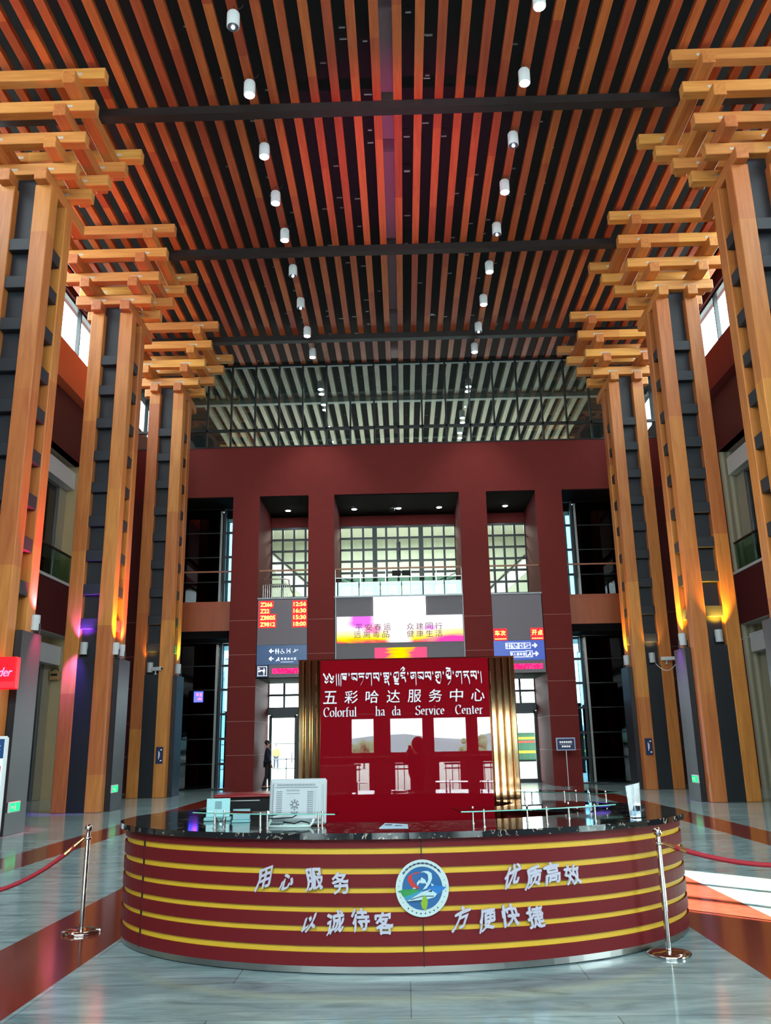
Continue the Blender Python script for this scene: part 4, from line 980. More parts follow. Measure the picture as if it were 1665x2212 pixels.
obj('blue_wing', MB().poly(S_([(900, 760), (1100, 700), (1320, 750), (1230, 830), (1120, 900), (980, 830)]), em2(2), .001), mat('emblem_sky', lin(10, 100, 168), .4), eo)
obj('red_swoosh', MB().nib(S_([(740, 430), (640, 430), (560, 480), (560, 580), (620, 690), (700, 770)]), (.016, .006), em2(3), .001), mat('emblem_red', lin(180, 36, 32), .4), eo)
wsw = MB()
wsw.nib(S_([(820, 400), (900, 400), (975, 450), (985, 560), (940, 670), (860, 780)]), (.014, .004), em2(4), .001)
wsw.poly(S_([(710, 710), (700, 640), (760, 570), (770, 610), (800, 520), (880, 580), (920, 690), (860, 650), (820, 660), (760, 640)]), em2(3), .001)
wsw.poly(S_([(470, 1045), (800, 840), (980, 790), (1120, 890), (1060, 960), (920, 1000), (700, 1030)]), em2(4), .001)
wsw.poly(S_([(600, 770), (650, 735), (680, 770)]), em2(4), .001); wsw.poly(S_([(1000, 650), (1060, 700), (1010, 720)]), em2(4), .001)
obj('white_artwork', wsw, mat('emblem_pale', lin(172, 196, 200), .4), eo)
obj('dark_lines', MB().nib(S_([(560, 1000), (800, 930), (1050, 935)]), (.001, .003), em2(6), .001).nib(S_([(480, 1045), (800, 1020)]), (.001, .0035), em2(6), .001).poly(S_([(920, 830), (1020, 790), (1010, 850)]), em2(6), .001), mat('emblem_dark', lin(12, 40, 70), .4), eo)
obj('lime_leaf', MB().poly(S_([(850, 900), (910, 980), (920, 1080), (880, 1240), (800, 1190), (770, 1090), (810, 980)]), em2(7), .001), mat('emblem_lime', lin(120, 156, 24), .4), eo)
rt = MB()
for k in range(30):
    a = math.radians(38+k*3.6); cx_, cy_ = .172*math.cos(a), .172*math.sin(a); rt.poly(circ(.0042+.002*(k % 3), 5, cx_, cy_), em2(2), .001)
for k in range(5):
    for a in (162+k*13, 18-k*13): rt.poly(circ(.0035, 6, .172*math.cos(math.radians(a)), .172*math.sin(math.radians(a))), em2(2), .001)
for k in range(8):
    a = math.radians(232+k*11); rt.poly(circ(.0065, 4, .172*math.cos(a), .172*math.sin(a)), em2(2), .001)
obj('ring_lettering', rt, mat('emblem_dark'), eo)

# ---- things on the counter
ZT = .97
def cpos(x, y): # hall coordinates are used directly for things on the counter
    return (x, y, ZT)
# glass shelves following the curve
def shelf(lb, p0, p1, posts, o0, o1, zh, zb=0):
    t = thing('glass_shelf', lb, 'shelf', (CX, CY, ZT), .03, 'glass shelves on the counter')
    obj('glass_top', ring(MB(), o0, o1, zh, zh+.010, p0, p1, 24), SHELF, t, fixn=True)
    obj('glass_rim', ring(MB(), o1, o1+.003, zh+.001, zh+.009, p0, p1, 24), EDGEG, t, fixn=True)
    for ph in posts:
        for oo in (o0+.04, o1-.04):
            x, y = ell(ph, oo); obj('post', MB().cyl((x, y, 0), (x, y, zh+.018), .0085, 10).cyl((x, y, 0), (x, y, .006), .016, 10), CHROME, t)
shelf('curved glass shelf on short posts in front of the white monitor', -.80, -.23, (-.70, -.50, -.29), -.34, -.14, .115)
shelf('curved green glass shelf on short posts on the right front of the counter', 0.17, .80, (.25, .48, .70), -.56, -.16, .115)
shelf('glass shelf on the rear part of the counter, right of the red wall', 1.95, 2.6, (2.5, 2.25, 2.05), -.50, -.16, .115)
# all-in-one monitor seen from the back
t = thing('monitor', 'white all-in-one monitor seen from behind on the counter', 'monitor', (-.905, 7.33, ZT), -.06)
MW = mat('monitor_white', lin(172, 180, 184), .45)
def tilt(mb, ang=-.13, py=0, pz=.03):
    r = MB(); r.f = mb.f; r.smooth = mb.smooth; ca, sa = math.cos(ang), math.sin(ang)
    r.v = [(x, py+(y-py)*ca-(z-pz)*sa, pz+(y-py)*sa+(z-pz)*ca) for x, y, z in mb.v]; return r
obj('back_shell', tilt(MB().bbox(-.24, .24, .0, .035, .012, .375, .014).bbox(-.215, .215, -.03, .02, .04, .345, .018)), MW, t)
obj('ridge', tilt(MB().bbox(-.185, .17, -.036, -.028, .30, .307, .002).bbox(-.09, .02, -.034, -.028, .272, .288, .002).bbox(-.09, .02, -.035, -.028, .252, .258, .001)), mat('monitor_shade', lin(150, 156, 160), .5), t)
VD = mat('vent_dark', lin(96, 104, 110), .6)
def grille(boxes):
    g = MB()
    for b in boxes: g.box(*b)
    obj('vent_grille', tilt(g), VD, t)
grille([(-.175, -.125, -.0325, -.0295, .12+k*.0145, .125+k*.0145) for k in range(11)]); grille([(.085, .135, -.0325, -.0295, .12+k*.0145, .125+k*.0145) for k in range(11)])
grille([(-.17+k*.0095, -.166+k*.0095, -.0325, -.0295, .313, .33) for k in range(34)]); grille([(.15, .153, -.0325, -.0295, .06+k*.0085, .064+k*.0085) for k in range(26)])
fg = MB()
for k in range(8):
    a = k*PI/4
    for rr in (.018, .032): 
        cx_, cz_ = -.02+rr*math.cos(a), .165+rr*1.1*math.sin(a); fg.box(cx_-.006, cx_+.006, -.033, -.0295, cz_-.006, cz_+.006)
obj('fan_grille', tilt(fg), mat('vent_dark'), t)
obj('stand', MB().tube([(-.20, -.07, .055), (-.22, -.09, .02), (-.215, -.095, .006), (-.06, -.10, .006), (.06, -.10, .006), (.12, -.09, .006), (.14, -.07, .03), (.15, -.06, .06)], .011, 8).box(-.1, .1, -.1, .04, 0, .02), mat('stand_white', lin(235, 238, 238), .35), t)
obj('cable', MB().tube([(-.06, -.05, .11), (-.1, -.09, .105), (-.2, -.10, .09), (-.26, -.09, .088)], .005, 6).tube([(.02, -.045, .10), (-.02, -.10, .075), (-.18, -.12, .07), (-.26, -.1, .085)], .005, 6).tube([(-.1, -.08, .04), (.0, -.11, .03), (.05, -.08, .045), (.12, -.09, .03)], .006, 6), BLACK, t)
obj('yellow_tie', MB().sphere((-.10, -.105, .112), .014, (2, 1, .8)), mat('tie_yellow', lin(200, 190, 40), .5), t)
t = thing('card_stand', 'larger pale cyan card stand at the left end of the counter', 'card stand', (-1.70, 7.98, ZT), .12)
CY_ = mat('cyan_acrylic', lin(120, 178, 182), .25)
obj('base', MB().bbox(-.12, .12, -.06, .06, 0, .03, .006), CY_, t); obj('card', tilt(MB().bbox(-.105, .105, -.006, .006, .03, .19, .003), -.2), CY_, t); obj('blank_square', tilt(MB().box(-.03, .03, -.0095, -.006, .10, .165).box(-.03, .03, -.0095, -.006, .075, .08), -.2), mat('card_grey', lin(90, 130, 135), .5), t)
t = thing('card_stand', 'smaller teal card stand in front of the black printer', 'card stand', (-1.45, 7.78, ZT), .1)
obj('base', MB().bbox(-.08, .08, -.045, .045, 0, .02, .004), CY_, t); obj('card', tilt(MB().bbox(-.075, .075, -.005, .005, .02, .11, .002), -.2), mat('teal_card', lin(92, 140, 146), .3), t)
t = thing('printer', 'black floor-standing printer with red lid inside the counter', 'printer', (-1.55, 8.66, 0), .12)
obj('body', MB().bbox(-.31, .31, -.22, .22, 0, 1.135, .015), mat('printer_black', lin(9, 9, 11), .55, spec=.2), t)
obj('lid', MB().bbox(-.315, .315, -.225, .225, 1.135, 1.165, .01), mat('printer_red', lin(120, 26, 30), .25), t)
obj('trim_line', MB().box(-.22, .12, -.226, -.221, 1.105, 1.113).box(-.05, .0, -.224, -.219, 1.015, 1.02).box(.0, .05, -.224, -.219, .995, 1.0), BRUSH, t)
t = thing('cup', 'clear glass tumbler at the left front of the counter', 'cup', (-1.49, 7.12, ZT))
obj('glass', MB().lathe((0, 0, 0), [(.036, 0), (.042, .095), (.039, .095), (.034, .008), (.001, .008)], 20), glass('tumbler_glass', (.85, .9, .9, 1), 1.2), t); obj('base', MB().lathe((0, 0, .001), [(.034, 0), (.034, .006)], 20), mat('frosted', lin(190, 200, 200), .3), t)
t = thing('brochure', 'pale blue brochure lying open on the marble', 'brochure', (-.10, 7.12, ZT), -.05)
obj('cover', MB().add([(-.115, -.10, 0), (.115, -.10, 0), (.10, .10, 0), (-.085, .12, 0), (-.115, -.10, .004), (.115, -.10, .004), (.10, .10, .012), (-.085, .12, .02)], [(0, 3, 2, 1), (4, 5, 6, 7), (0, 1, 5, 4), (1, 2, 6, 5), (2, 3, 7, 6), (3, 0, 4, 7)]), mat('brochure_blue', lin(160, 196, 214), .4), t)
obj('printing', MB().box(-.08, -.02, .02, .06, .0155, .017).box(.0, .06, -.0, .03, .0125, .0135), mat('brochure_dark', lin(80, 96, 120), .5), t)
t = thing('sign_holder', 'clear acrylic sign holder standing on the right of the counter', 'sign holder', (1.95, 7.62, ZT), .25)
ACR = glass('acrylic', (.72, .82, .90, 1), 1.3)
obj('upright', MB().add([(-.055, 0, 0), (.055, .02, 0), (.07, .02, .28), (-.075, 0, .255), (-.055, .008, 0), (.055, .028, 0), (.07, .028, .28), (-.075, .008, .255)], [(0, 1, 2, 3), (7, 6, 5, 4), (0, 4, 5, 1), (1, 5, 6, 2), (2, 6, 7, 3), (3, 7, 4, 0)]), ACR, t)
obj('edge', MB().tube([(-.055, 0, .0), (-.075, 0, .255), (.07, .02, .28), (.055, .02, 0)], .003, 6).tube([(0, .01, 0), (.0, .01, .267)], .003, 6), mat('acrylic_edge', lin(190, 215, 230), .15), t); obj('foot', MB().tube([(-.075, -.05, .02), (.08, .0, .06)], .012, 8).box(-.06, .06, -.06, .08, 0, .006), ACR, t)
t = thing('tissue_bag', 'small violet crumpled bag on the counter behind the sign holder', 'bag', (1.87, 8.62, ZT), .2)
bgm = MB(); bm2 = bmesh.new(); bmesh.ops.create_icosphere(bm2, subdivisions=3, radius=.075)
for v in bm2.verts:
    v.co.z *= .4; v.co.x *= 1.3; v.co *= 1+.12*math.sin(v.co.x*90)*math.cos(v.co.y*70); v.co.z = max(v.co.z, -.03)
bgm.bm(bm2, Matrix.Translation((0, 0, .03)), True); obj('bag', bgm, mat('violet_film', lin(86, 60, 170), .25), t)

# ================================================================== STANCHIONS AND ROPES
def make_stanchion():
    t = thing('stanchion', '', 'barrier post')
    obj('base', MB().lathe((0, 0, 0), [(.165, 0), (.168, .012), (.165, .024), (.12, .034), (.03, .04)], 36), CHROME, t)
    obj('post', MB().cyl((0, 0, .03), (0, 0, .86), .021, 20), CHROME, t)
    obj('collar', MB().lathe((0, 0, .795), [(.024, 0), (.034, .006), (.034, .02), (.024, .026)], 20), CHROME, t)
    obj('ball', MB().lathe((0, 0, .85), [(.016, 0), (.022, .006), (.014, .012)], 20).sphere((0, 0, .898), .036), CHROME, t)
    return t
st0 = make_stanchion(); st0.location = (-2.98, 8.3, 0); st0['label'] = 'chrome stanchion to the left of the red counter'
dup(st0, (2.0, 7.2, 0), 'chrome stanchion in front of the right end of the counter'); dup(st0, (-4.85, 7.7, 0), 'chrome stanchion beyond the left frame edge'); dup(st0, (4.25, 7.5, 0), 'chrome stanchion beyond the right frame edge')
for o in list(COL.objects):
    if o.name.startswith('stanchion'): o['group'] = 'rope stanchions around the counter'
def rope(lb, a, b, sag):
    t = thing('rope', lb, 'rope', a, 0, 'red velvet ropes'); a = Vector(a); b = Vector(b)-a
    pts = [b*(k/24)-Vector((0, 0, sag*4*(k/24)*(1-k/24))) for k in range(25)]
    obj('velvet_rope', MB().tube(pts[1:-1], .019, 12), mat('red_velvet', lin(150, 16, 36), .7), t)
    for p, q in ((pts[0], pts[2]), (pts[-1], pts[-3])): obj('hook', MB().cyl(p, q, .012, 10, .022), mat('brass_hook', lin(220, 170, 110), .2, 1), t)
rope('dark red rope hanging from the left stanchion', (-3.01, 8.29, .81), (-4.82, 7.71, .81), .44)
rope('bright red rope hanging from the right stanchion', (2.03, 7.202, .81), (4.22, 7.498, .81), .20)

# ================================================================== FREE-STANDING SIGNS
t = thing('sign_stand', 'blue notice on a thin white pole by the right pier', 'sign', (5.70, 31.1, 0))
obj('pole', MB().cyl((0, 0, .02), (.0, 0, 1.3), .015, 10), WHITE, t); obj('base', MB().cyl((0, 0, 0), (0, 0, .025), .2, 24), GREYM, t)
obj('plate', MB().bbox(-.34, .34, -.03, .0, 1.24, 1.68, .01), mat('sign_rim', lin(170, 185, 215), .4), t); obj('blue_face', MB().box(-.30, .30, -.034, -.03, 1.28, 1.64), NAVY, t)
nb = MB()
for k in range(6): nb.box(-.22+k*.075, -.165+k*.075, -.038, -.034, 1.5, 1.56)
for k in range(4): nb.box(-.15+k*.08, -.09+k*.08, -.038, -.034, 1.35, 1.41)
nb.box(-.22, .22, -.038, -.034, 1.455, 1.462)
obj('white_marks', nb, WTX, t)
t = thing('info_totem', 'white floor-standing poster totem with blue header at the left edge', 'sign', (-5.92, 12.0, 0))
obj('frame', MB().bbox(-.39, .39, 0, .07, .05, 1.80, .03), WHITE, t); obj('poster', MB().box(-.35, .35, -.004, .0, .1, 1.76), mat('poster_white', lin(190, 208, 225), .4, emit=lin(190, 208, 225), es=.4), t)
obj('header', MB().box(-.35, .35, -.008, -.004, 1.5, 1.76), mat('poster_blue', lin(24, 66, 120), .4), t); obj('base', MB().box(-.4, .4, -.15, .2, 0, .05), GREYM, t)
pm = MB(); 
for k in range(3): pm.box(-.2, .3, -.012, -.008, 1.56+k*.05, 1.575+k*.05)
pm2 = MB().box(.15, .33, -.008, -.004, 1.2, 1.4)
obj('header_lines', pm, WTX, t); obj('red_mark', pm2, mat('poster_red', lin(200, 40, 40), .5), t)
t = thing('shop_sign', 'red lit sign box with violet script at the left edge', 'sign', (-8.6, 16.45, 2.75))
obj('box', MB().bbox(-1.0, 1.04, 0, .2, 0, .62, .02), mat('sign_red', lin(200, 10, 26), .4, emit=lin(220, 10, 26), es=.9), t)
sm = MB(); add_text(sm, 'onder', lambda x, y, d: (x, -.004-d, y), .52, .24, .46, .17, shear=.35, t=.02); obj('script', sm, mat('script_violet', lin(190, 150, 210), .4, emit=lin(190, 150, 210), es=.5), t)
obj('lower_glow', MB().box(-1.0, 1.04, -.006, 0, .02, .14), emis('sign_red_lit', (1, .02, .03, 1), 1.4), t)
# little wooden bird box and sensors on the walls
t = thing('wall_box', 'small wooden box with handle on the lower left gallery end wall', 'box', (-11.84, 28.74, 3.85))
obj('box', MB().bbox(-.16, .16, -.1, .09, 0, .3, .02), mat('box_wood', lin(190, 150, 96), .6), t); obj('slot', MB().box(-.11, .11, -.105, -.1, .14, .22), FRAME, t); obj('handle', MB().tube([(-.12, -.02, .29), (-.08, -.02, .4), (.08, -.02, .4), (.12, -.02, .29)], .02, 8), FRAME, t)
for sg, lb in ((-1, 'white wall sensor on the left wall behind the middle column'), (1, 'white wall sensor on the right wall behind the middle column')):
    t = thing('wall_sensor', lb, 'sensor', (sg*11.47, 29.9, 11.2), 0, 'wall sensors near the facade')
    obj('cover', MB().bbox(-.04, .03, -.13, .13, 0, .26, .02), WHITE, t); obj('eye', MB().sphere((-.04*sg, 0, .13), .03), FRAME, t)

# ================================================================== BEYOND THE BACK WINDOWS
struct('floor_upper', MB().box(-11, 11, 35.3, 46, 6.6, 6.9), PALE)
struct('wall_upper_back', MB().box(-11, 11, 45.8, 46, 6.9, 12.6), mat('upper_wall', lin(196, 206, 190), .7))
struct('wall_upper_side', MB().box(-11.2, -11, 35.3, 46, 6.9, 12.6).box(11, 11.2, 35.3, 46, 6.9, 12.6), PALE)
area('upper_hall_lamp', (0, 41, 12.4), (0, 0, -1), 12, 4, 950, (.95, 1, .92))
for i, (x, y) in enumerate(((-4.4, 38.5), (-1.9, 38.5), (.9, 38.5), (1.4, 40.5), (3.9, 38.5))):
    solo('disc_light', MB().lathe((x, y, 12.55), [(.22, 0), (.24, .04)], 18), DISC, 'round ceiling lamp behind the %s' % ['left window', 'middle window, leftmost', 'middle window, nearer right', 'middle window, farther right', 'right window'][i], 'light', 'round lamps beyond the upper windows')
def ramp(lb, a, b):
    t = thing('escalator', lb, 'escalator', a); d = Vector(b)-Vector(a)
    u = d.normalized(); n = Vector((0, 0, .9)); q = Vector((0, .5, 0))
    obj('side_panel', MB().add([(0, 0, 0), d, d+n, n, q, d+q, d+n+q, n+q], [(0, 1, 2, 3), (7, 6, 5, 4), (0, 4, 5, 1), (1, 5, 6, 2), (2, 6, 7, 3), (3, 7, 4, 0)]), WHITE, t, fixn=True)
    obj('handrail', MB().tube([n+Vector((0, -.03, .03)), d+n+Vector((0, -.03, .03))], .05, 8), FRAME, t)
ramp('white escalator side rising to the left behind the windows', (-2.9, 43, 7.0), (-7.6, 43, 11.2)); ramp('white escalator side rising to the right behind the windows', (3.1, 43, 7.0), (7.8, 43, 11.2))
for lb, a, b in (('dark roof brace crossing the middle window from the left', (-3.4, 42, 9.9), (.2, 42, 8.6)), ('dark roof brace crossing the middle window from the right', (3.3, 42, 10.1), (-.4, 42, 8.6))):
    solo('roof_brace', MB().cyl(a, b, .05, 8).cyl((a[0], a[1], a[2]-.22), (b[0], b[1], b[2]-.15), .05, 8), GREYM, lb, 'brace')
# closing walls of the space added behind the high glazing
struct('wall_far_end', MB().box(-12, 12, 59.8, 60, 12.6, 18), mat('far_wall', lin(150, 160, 160), .7))
struct('wall_far_side', MB().box(-11.7, -11.5, 32.3, 60, 12.85, 18).box(11.5, 11.7, 32.3, 60, 12.85, 18), mat('far_side_grey', lin(84, 88, 92), .7))
area('slat_fill_light', (0, 44, 13.0), (0, 0, 1), 18, 14, 1500, (1, 1, .96))  # added upward fill light for the grey slats, no fitting there

# ---- platform outside the lower doors
t = thing('train_carriage', 'green train carriage with yellow stripes outside the right door', 'train', (12, 48, 0))
obj('body', MB().bbox(-13, 13, 0, 3, .55, 2.0, .06), mat('train_green', lin(44, 84, 62), .4), t)
obj('roof', MB().bbox(-13.1, 13.1, -.05, 3.05, 2.0, 2.35, .12), PALE, t)
obj('upper_stripe', MB().box(-13, 13, -.012, 0, 1.66, 1.78), mat('train_yellow', lin(232, 200, 40), .4), t)
obj('lower_stripe', MB().box(-13, 13, -.012, 0, .93, 1.06), MATS['train_yellow'], t)
obj('red_band', MB().box(-13, 13, -.012, 0, 1.48, 1.58), mat('train_red', lin(190, 60, 50), .4), t)
obj('underframe', MB().box(-12.5, 12.5, .3, 2.7, .3, .55), BLACK, t)
for k in (-9, -6, 6, 9): obj('wheel', MB().cyl((k, .2, .3), (k, .4, .3), .42, 20), BLACK, t)
solo('platform_edge', MB().box(-2, 26, 47.2, 47.5, -.12, .5), PALE, 'low pale wall along the platform in front of the green train', 'wall')
t = thing('canopy_beam', 'pale sloping canopy beam outside the right door', 'beam', (0, 44, 0))
obj('beam', MB().add([(3.5, 0, 4.3), (8, 0, 2.4), (8, 0, 2.9), (3.5, 0, 4.9), (3.5, .4, 4.3), (8, .4, 2.4), (8, .4, 2.9), (3.5, .4, 4.9)], [(0, 1, 2, 3), (7, 6, 5, 4), (0, 4, 5, 1), (1, 5, 6, 2), (2, 6, 7, 3), (3, 7, 4, 0)]), PALE, t); obj('post', MB().box(7.8, 8.2, 0, .4, -.1, 2.6), PALE, t)
t = thing('platform_railing', 'grey platform railing outside the left door', 'railing', (-7, 44, -.12))
obj('rails', MB().box(-4, 5, -.03, .03, 1.0, 1.06).box(-4, 5, -.03, .03, .55, .6).box(-4, 5, -.03, .03, 1.75, 1.8), GREYM, t)
for k in range(10): obj('post', MB().box(-4+k-.03, -4+k+.03, -.03, .03, 0, 1.8 if k % 3 == 0 else 1.05), GREYM, t)
solo('station_building', MB().box(-16, -8.2, 70, 76, -.1, 7).box(-16.4, -7.9, 69.6, 76, 7, 7.5), PALE, 'pale low building far outside the left door', 'building')
# railings just inside the entrance behind the photographer
for i, x0 in enumerate((-6.2, -3.1, -.9, 1.2, 3.4)):
    t = thing('queue_railing', 'dark queue railing by the entrance doors, %s' % ['far left', 'left', 'middle', 'right', 'far right'][i], 'railing', (x0, -8.2, 0), 0, 'queue railings by the entrance')
    obj('rails', MB().box(0, 1.7, -.025, .025, .93, .99).box(0, 1.7, -.02, .02, .12, .17).box(0, 1.7, -.02, .02, .8, .84), FRAME, t)
    bars = MB()
    for k in range(9): bars.box(.05+k*.2-.012, .05+k*.2+.012, -.012, .012, 0, .93)
    obj('bars', bars, FRAME, t)
hm_ = MB(); hp = []
for k in range(41):
    x = -100+k*5; h = 3.4+1.3*math.sin(k*.55)+.9*math.sin(k*1.3+1); hp.append((x, h))
vs = []
for x, h in hp: vs += [(x, -112, -.35), (x, -126, h), (x, -150, -.35)]
hm_.add(vs, [(3*k+j, 3*k+3+j, 3*k+4+j, 3*k+1+j) for k in range(40) for j in range(2)], True)
solo('hill', hm_, mat('hazy_hill', lin(120, 160, 165), .9, noise=(.2, .2)), 'low hazy ridge far outside the entrance doors', 'hill')
for k, (x, y, h) in enumerate(((-2.9, -42, 2.0), (1.2, -46, 1.8), (4.6, -40, 2.3))):
    t = thing('small_tree', 'small pale green tree outside the entrance, %s' % ['left of the three', 'middle of the three', 'right of the three'][k], 'tree', (x, y, -.35), 0, 'small trees outside the entrance')
    cr_ = MB(); rr = random.Random(k)
    for q in range(26): cr_.sphere((rr.uniform(-.8, .8), rr.uniform(-.6, .6), h*(.35+.6*rr.random())), rr.uniform(.16, .34), (1, 1, 1), 8, 6)
    obj('crown', cr_, mat('pale_leaves', lin(118, 165, 128), .8, noise=(5, .3)), t); obj('trunk', MB().cyl((0, 0, 0), (0, 0, h*.7), .07, 8, .04), mat('bark', lin(90, 70, 55), .8), t)
# ================================================================== PEOPLE
def skin(name, nodes, edges, m, parent, root=0, sub=1):
    me = bpy.data.meshes.new(name); ks = list(nodes); me.from_pydata([nodes[k][0] for k in ks], [(ks.index(a), ks.index(b)) for a, b in edges], []); me.update()
    o = bpy.data.objects.new(name, me); COL.objects.link(o)
    md = o.modifiers.new('s', 'SKIN'); md.use_smooth_shade = True
    for i, k in enumerate(ks):
        r = nodes[k][1]; r = r if isinstance(r, tuple) else (r, r); me.skin_vertices[0].data[i].radius = r; me.skin_vertices[0].data[i].use_root = (i == root)
    o.modifiers.new('u', 'SUBSURF').levels = sub; o.modifiers['u'].render_levels = sub
    bpy.context.view_layer.update(); dg = bpy.context.evaluated_depsgraph_get(); m2 = bpy.data.meshes.new_from_object(o.evaluated_get(dg))
    bpy.data.objects.remove(o); bpy.data.meshes.remove(me)
    for p in m2.polygons: p.use_smooth = True
    return obj(name, m2, m, parent)
SKIN = mat('skin', lin(205, 155, 125), .55); HAIR = mat('black_hair', lin(22, 20, 20), .5); SHOE = mat('dark_shoes', lin(28, 26, 28), .4)
def person(lb, loc, rz, coat, trouser, hood=False, arms='down', stride=.12, h=1.72, bulk=1.0):
    k = h/1.72
    t = thing('person', lb, 'person', loc, rz)
    P = lambda x, y, z: (x*k, y*k, z*k)
    n = {}; e = []
    n['pel'] = (P(0, 0, .93), (.14, .11)); n['waist'] = (P(0, 0, 1.08), (.13, .10)); n['chest'] = (P(0, -.01, 1.28), (.16, .11)); n['neck0'] = (P(0, 0, 1.43), (.07, .065)); n['neck'] = (P(0, -.01, 1.50), .05)
    n['jaw'] = (P(0, -.025, 1.56), (.062, .07)); n['head'] = (P(0, -.015, 1.635), (.075, .09)); n['crown'] = (P(0, -.005, 1.70), (.05, .06))
    e += [('pel', 'waist'), ('waist', 'chest'), ('chest', 'neck0'), ('neck0', 'neck'), ('neck', 'jaw'), ('jaw', 'head'), ('head', 'crown')]
    J = {}
    for s, nm in ((-1, 'l'), (1, 'r')):
        st = stride*s
        J['hip'+nm] = P(s*.095, 0, .90); J['knee'+nm] = P(s*.10, -.03-st*.4, .49); J['ank'+nm] = P(s*.10, .03-st, .09); J['toe'+nm] = P(s*.115, -.13-st, .04)
        n['hip'+nm] = (J['hip'+nm], .09); n['knee'+nm] = (J['knee'+nm], .058); n['ank'+nm] = (J['ank'+nm], .042); n['toe'+nm] = (J['toe'+nm], (.04, .028))
        e += [('pel', 'hip'+nm), ('hip'+nm, 'knee'+nm), ('knee'+nm, 'ank'+nm), ('ank'+nm, 'toe'+nm)]
        J['sh'+nm] = P(s*.185, 0, 1.40)
        if arms == 'down': J['el'+nm] = P(s*.235, .03+st*.3, 1.13); J['wr'+nm] = P(s*.225, -.06+st*.6, .89); dv = Vector((0, -.2, -1))
        else: J['el'+nm] = P(s*.27, -.12, 1.20); J['wr'+nm] = P(s*.10, -.30, 1.40); dv = Vector((-s*.45, -.35, .85))
        n['sh'+nm] = (J['sh'+nm], .065); n['el'+nm] = (J['el'+nm], .045); n['wr'+nm] = (J['wr'+nm], .028)
        e += [('chest', 'sh'+nm), ('sh'+nm, 'el'+nm), ('el'+nm, 'wr'+nm)]
        w0 = Vector(J['wr'+nm]); dv.normalize(); sd = dv.orthogonal().normalized() if arms == 'down' else Vector((0, 1, .3)).normalized(); sd = (sd-dv*sd.dot(dv)).normalized(); pn = dv.cross(sd)*s
        pm_ = w0+dv*.075*k; n['palm'+nm] = (tuple(pm_), (.038, .022)); e.append(('wr'+nm, 'palm'+nm))
        for q, (off, ln) in enumerate(((-.03, .062), (-.01, .075), (.011, .070), (.031, .055))):
            a = pm_+sd*off*k+dv*.012; b = a+dv*ln*.5*k+pn*.006; c_ = a+dv*ln*k+pn*.022
            n['f%d%s' % (q, nm)] = (tuple(a), .011); n['g%d%s' % (q, nm)] = (tuple(b), .0095); n['h%d%s' % (q, nm)] = (tuple(c_), .008)
            e += [('palm'+nm, 'f%d%s' % (q, nm)), ('f%d%s' % (q, nm), 'g%d%s' % (q, nm)), ('g%d%s' % (q, nm), 'h%d%s' % (q, nm))]
        a = w0+dv*.035*k-sd*.04*k+pn*.01; b = a+(dv*.6-sd*.6).normalized()*.045*k
        n['t0'+nm] = (tuple(a), .012); n['t1'+nm] = (tuple(b), .009); e += [('wr'+nm, 't0'+nm), ('t0'+nm, 't1'+nm)]
    n['nose'] = (P(0, -.115, 1.61), .012); e.append(('head', 'nose'))
    body = skin('body', n, e, SKIN, t)
    cn = {'pel': (P(0, .0, .82), (.185, .15)), 'waist': (P(0, 0, 1.05), (.175, .14)), 'chest': (P(0, -.01, 1.27), (.195, .145)), 'neck0': (P(0, 0, 1.43), (.10, .09)), 'neck': (P(0, .005, 1.475), (.075, .075))}
    ce = [('pel', 'waist'), ('waist', 'chest'), ('chest', 'neck0'), ('neck0', 'neck')]
    for s, nm in ((-1, 'l'), (1, 'r')):
        cn['sh'+nm] = (J['sh'+nm], .085); cn['el'+nm] = (J['el'+nm], .066); wv = Vector(J['el'+nm]).lerp(Vector(J['wr'+nm]), .93); cn['wr'+nm] = (tuple(wv), .046)
        ce += [('chest', 'sh'+nm), ('sh'+nm, 'el'+nm), ('el'+nm, 'wr'+nm)]
    for kk in cn: cn[kk] = (cn[kk][0], tuple(v*bulk for v in (cn[kk][1] if isinstance(cn[kk][1], tuple) else (cn[kk][1],)*2)))
    skin('coat', cn, ce, coat, t)
    tn = {'pel': (P(0, 0, .93), (.15, .125))}; te = []
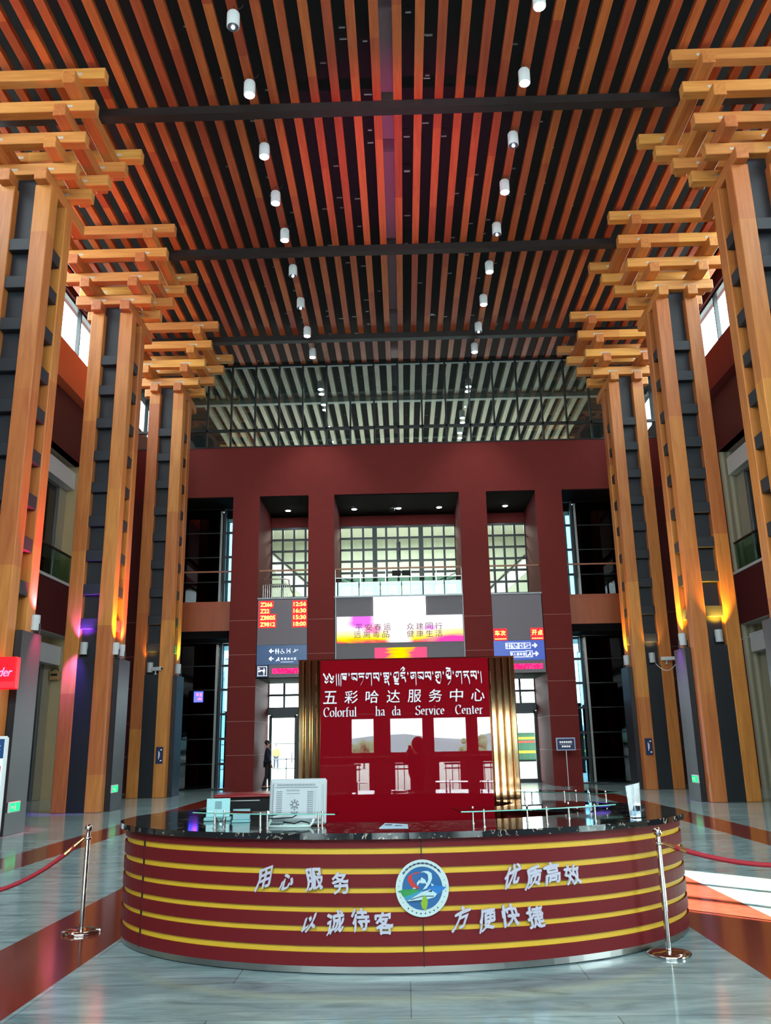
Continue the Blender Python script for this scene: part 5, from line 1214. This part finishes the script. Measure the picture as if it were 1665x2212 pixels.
    for nm in 'lr':
        tn['hip'+nm] = (J['hip'+nm], .105); tn['knee'+nm] = (J['knee'+nm], .075); av = Vector(J['ank'+nm])+Vector((0, 0, .0)); tn['ank'+nm] = (tuple(av), .058); te += [('pel', 'hip'+nm), ('hip'+nm, 'knee'+nm), ('knee'+nm, 'ank'+nm)]
    skin('trousers', tn, te, trouser, t)
    for nm in 'lr':
        a = Vector(J['ank'+nm]); b = Vector(J['toe'+nm])
        sh = MB(); sh.sphere(((a.x+b.x)/2, (a.y+b.y)/2+.02, .045*k), .05*k, (.95, 2.5, .9), 14, 10); obj('shoe', sh, SHOE, t)
    hm = MB(); hm.sphere(P(0, .018, 1.66), .098*k, (.90, 1.06, .95), 18, 12)
    if hood: hm.sphere(P(0, .04, 1.60), .15*k, (1.0, .95, 1.1), 18, 12); obj('hood', hm, coat, t)
    else: obj('hair', hm, HAIR, t)
    fc = MB(); 
    for s in (-1, 1): fc.sphere(P(s*.03, -.098, 1.628), .009*k, (1.3, .6, .8), 8, 6)
    fc.sphere(P(0, -.100, 1.565), .02*k, (1.2, .4, .3), 10, 6)
    obj('face_features', fc, mat('face_dark', lin(70, 40, 38), .5), t)
    er = MB()
    for s in (-1, 1): er.sphere(P(s*.082, .0, 1.615), .022*k, (.4, .8, 1.3), 10, 8)
    obj('ears', er, SKIN, t)
    return t
person('person in a dark navy coat walking toward the left glass door', (-5.28, 33.4, 0), PI/2+.2, mat('navy_coat', lin(22, 30, 52), .7), mat('black_trousers', lin(20, 20, 26), .7), h=1.76)
ph_ = person('person in a thick dark coat taking the photograph, seen reflected in the red wall', (0.27, -.48, 0), PI+.5, mat('dark_coat', lin(30, 26, 30), .8), mat('black_trousers'), hood=True, arms='up', stride=.02, h=1.70, bulk=1.45)
t = thing('phone', 'black phone held up by the photographer', 'phone', (0.10, -.17, 1.40)); obj('phone_body', MB().bbox(-.036, .036, -.004, .004, 0, .15, .003), BLACK, t); obj('phone_lens', MB().cyl((.02, .004, .13), (.02, .006, .13), .006, 10), CHROME, t)
person('person in a yellow safety vest outside the left glass door', (-8.9, 60, -.12), PI*.1, mat('hi_vis', lin(205, 220, 60), .6), mat('dark_trousers', lin(40, 44, 60), .7), h=1.72)
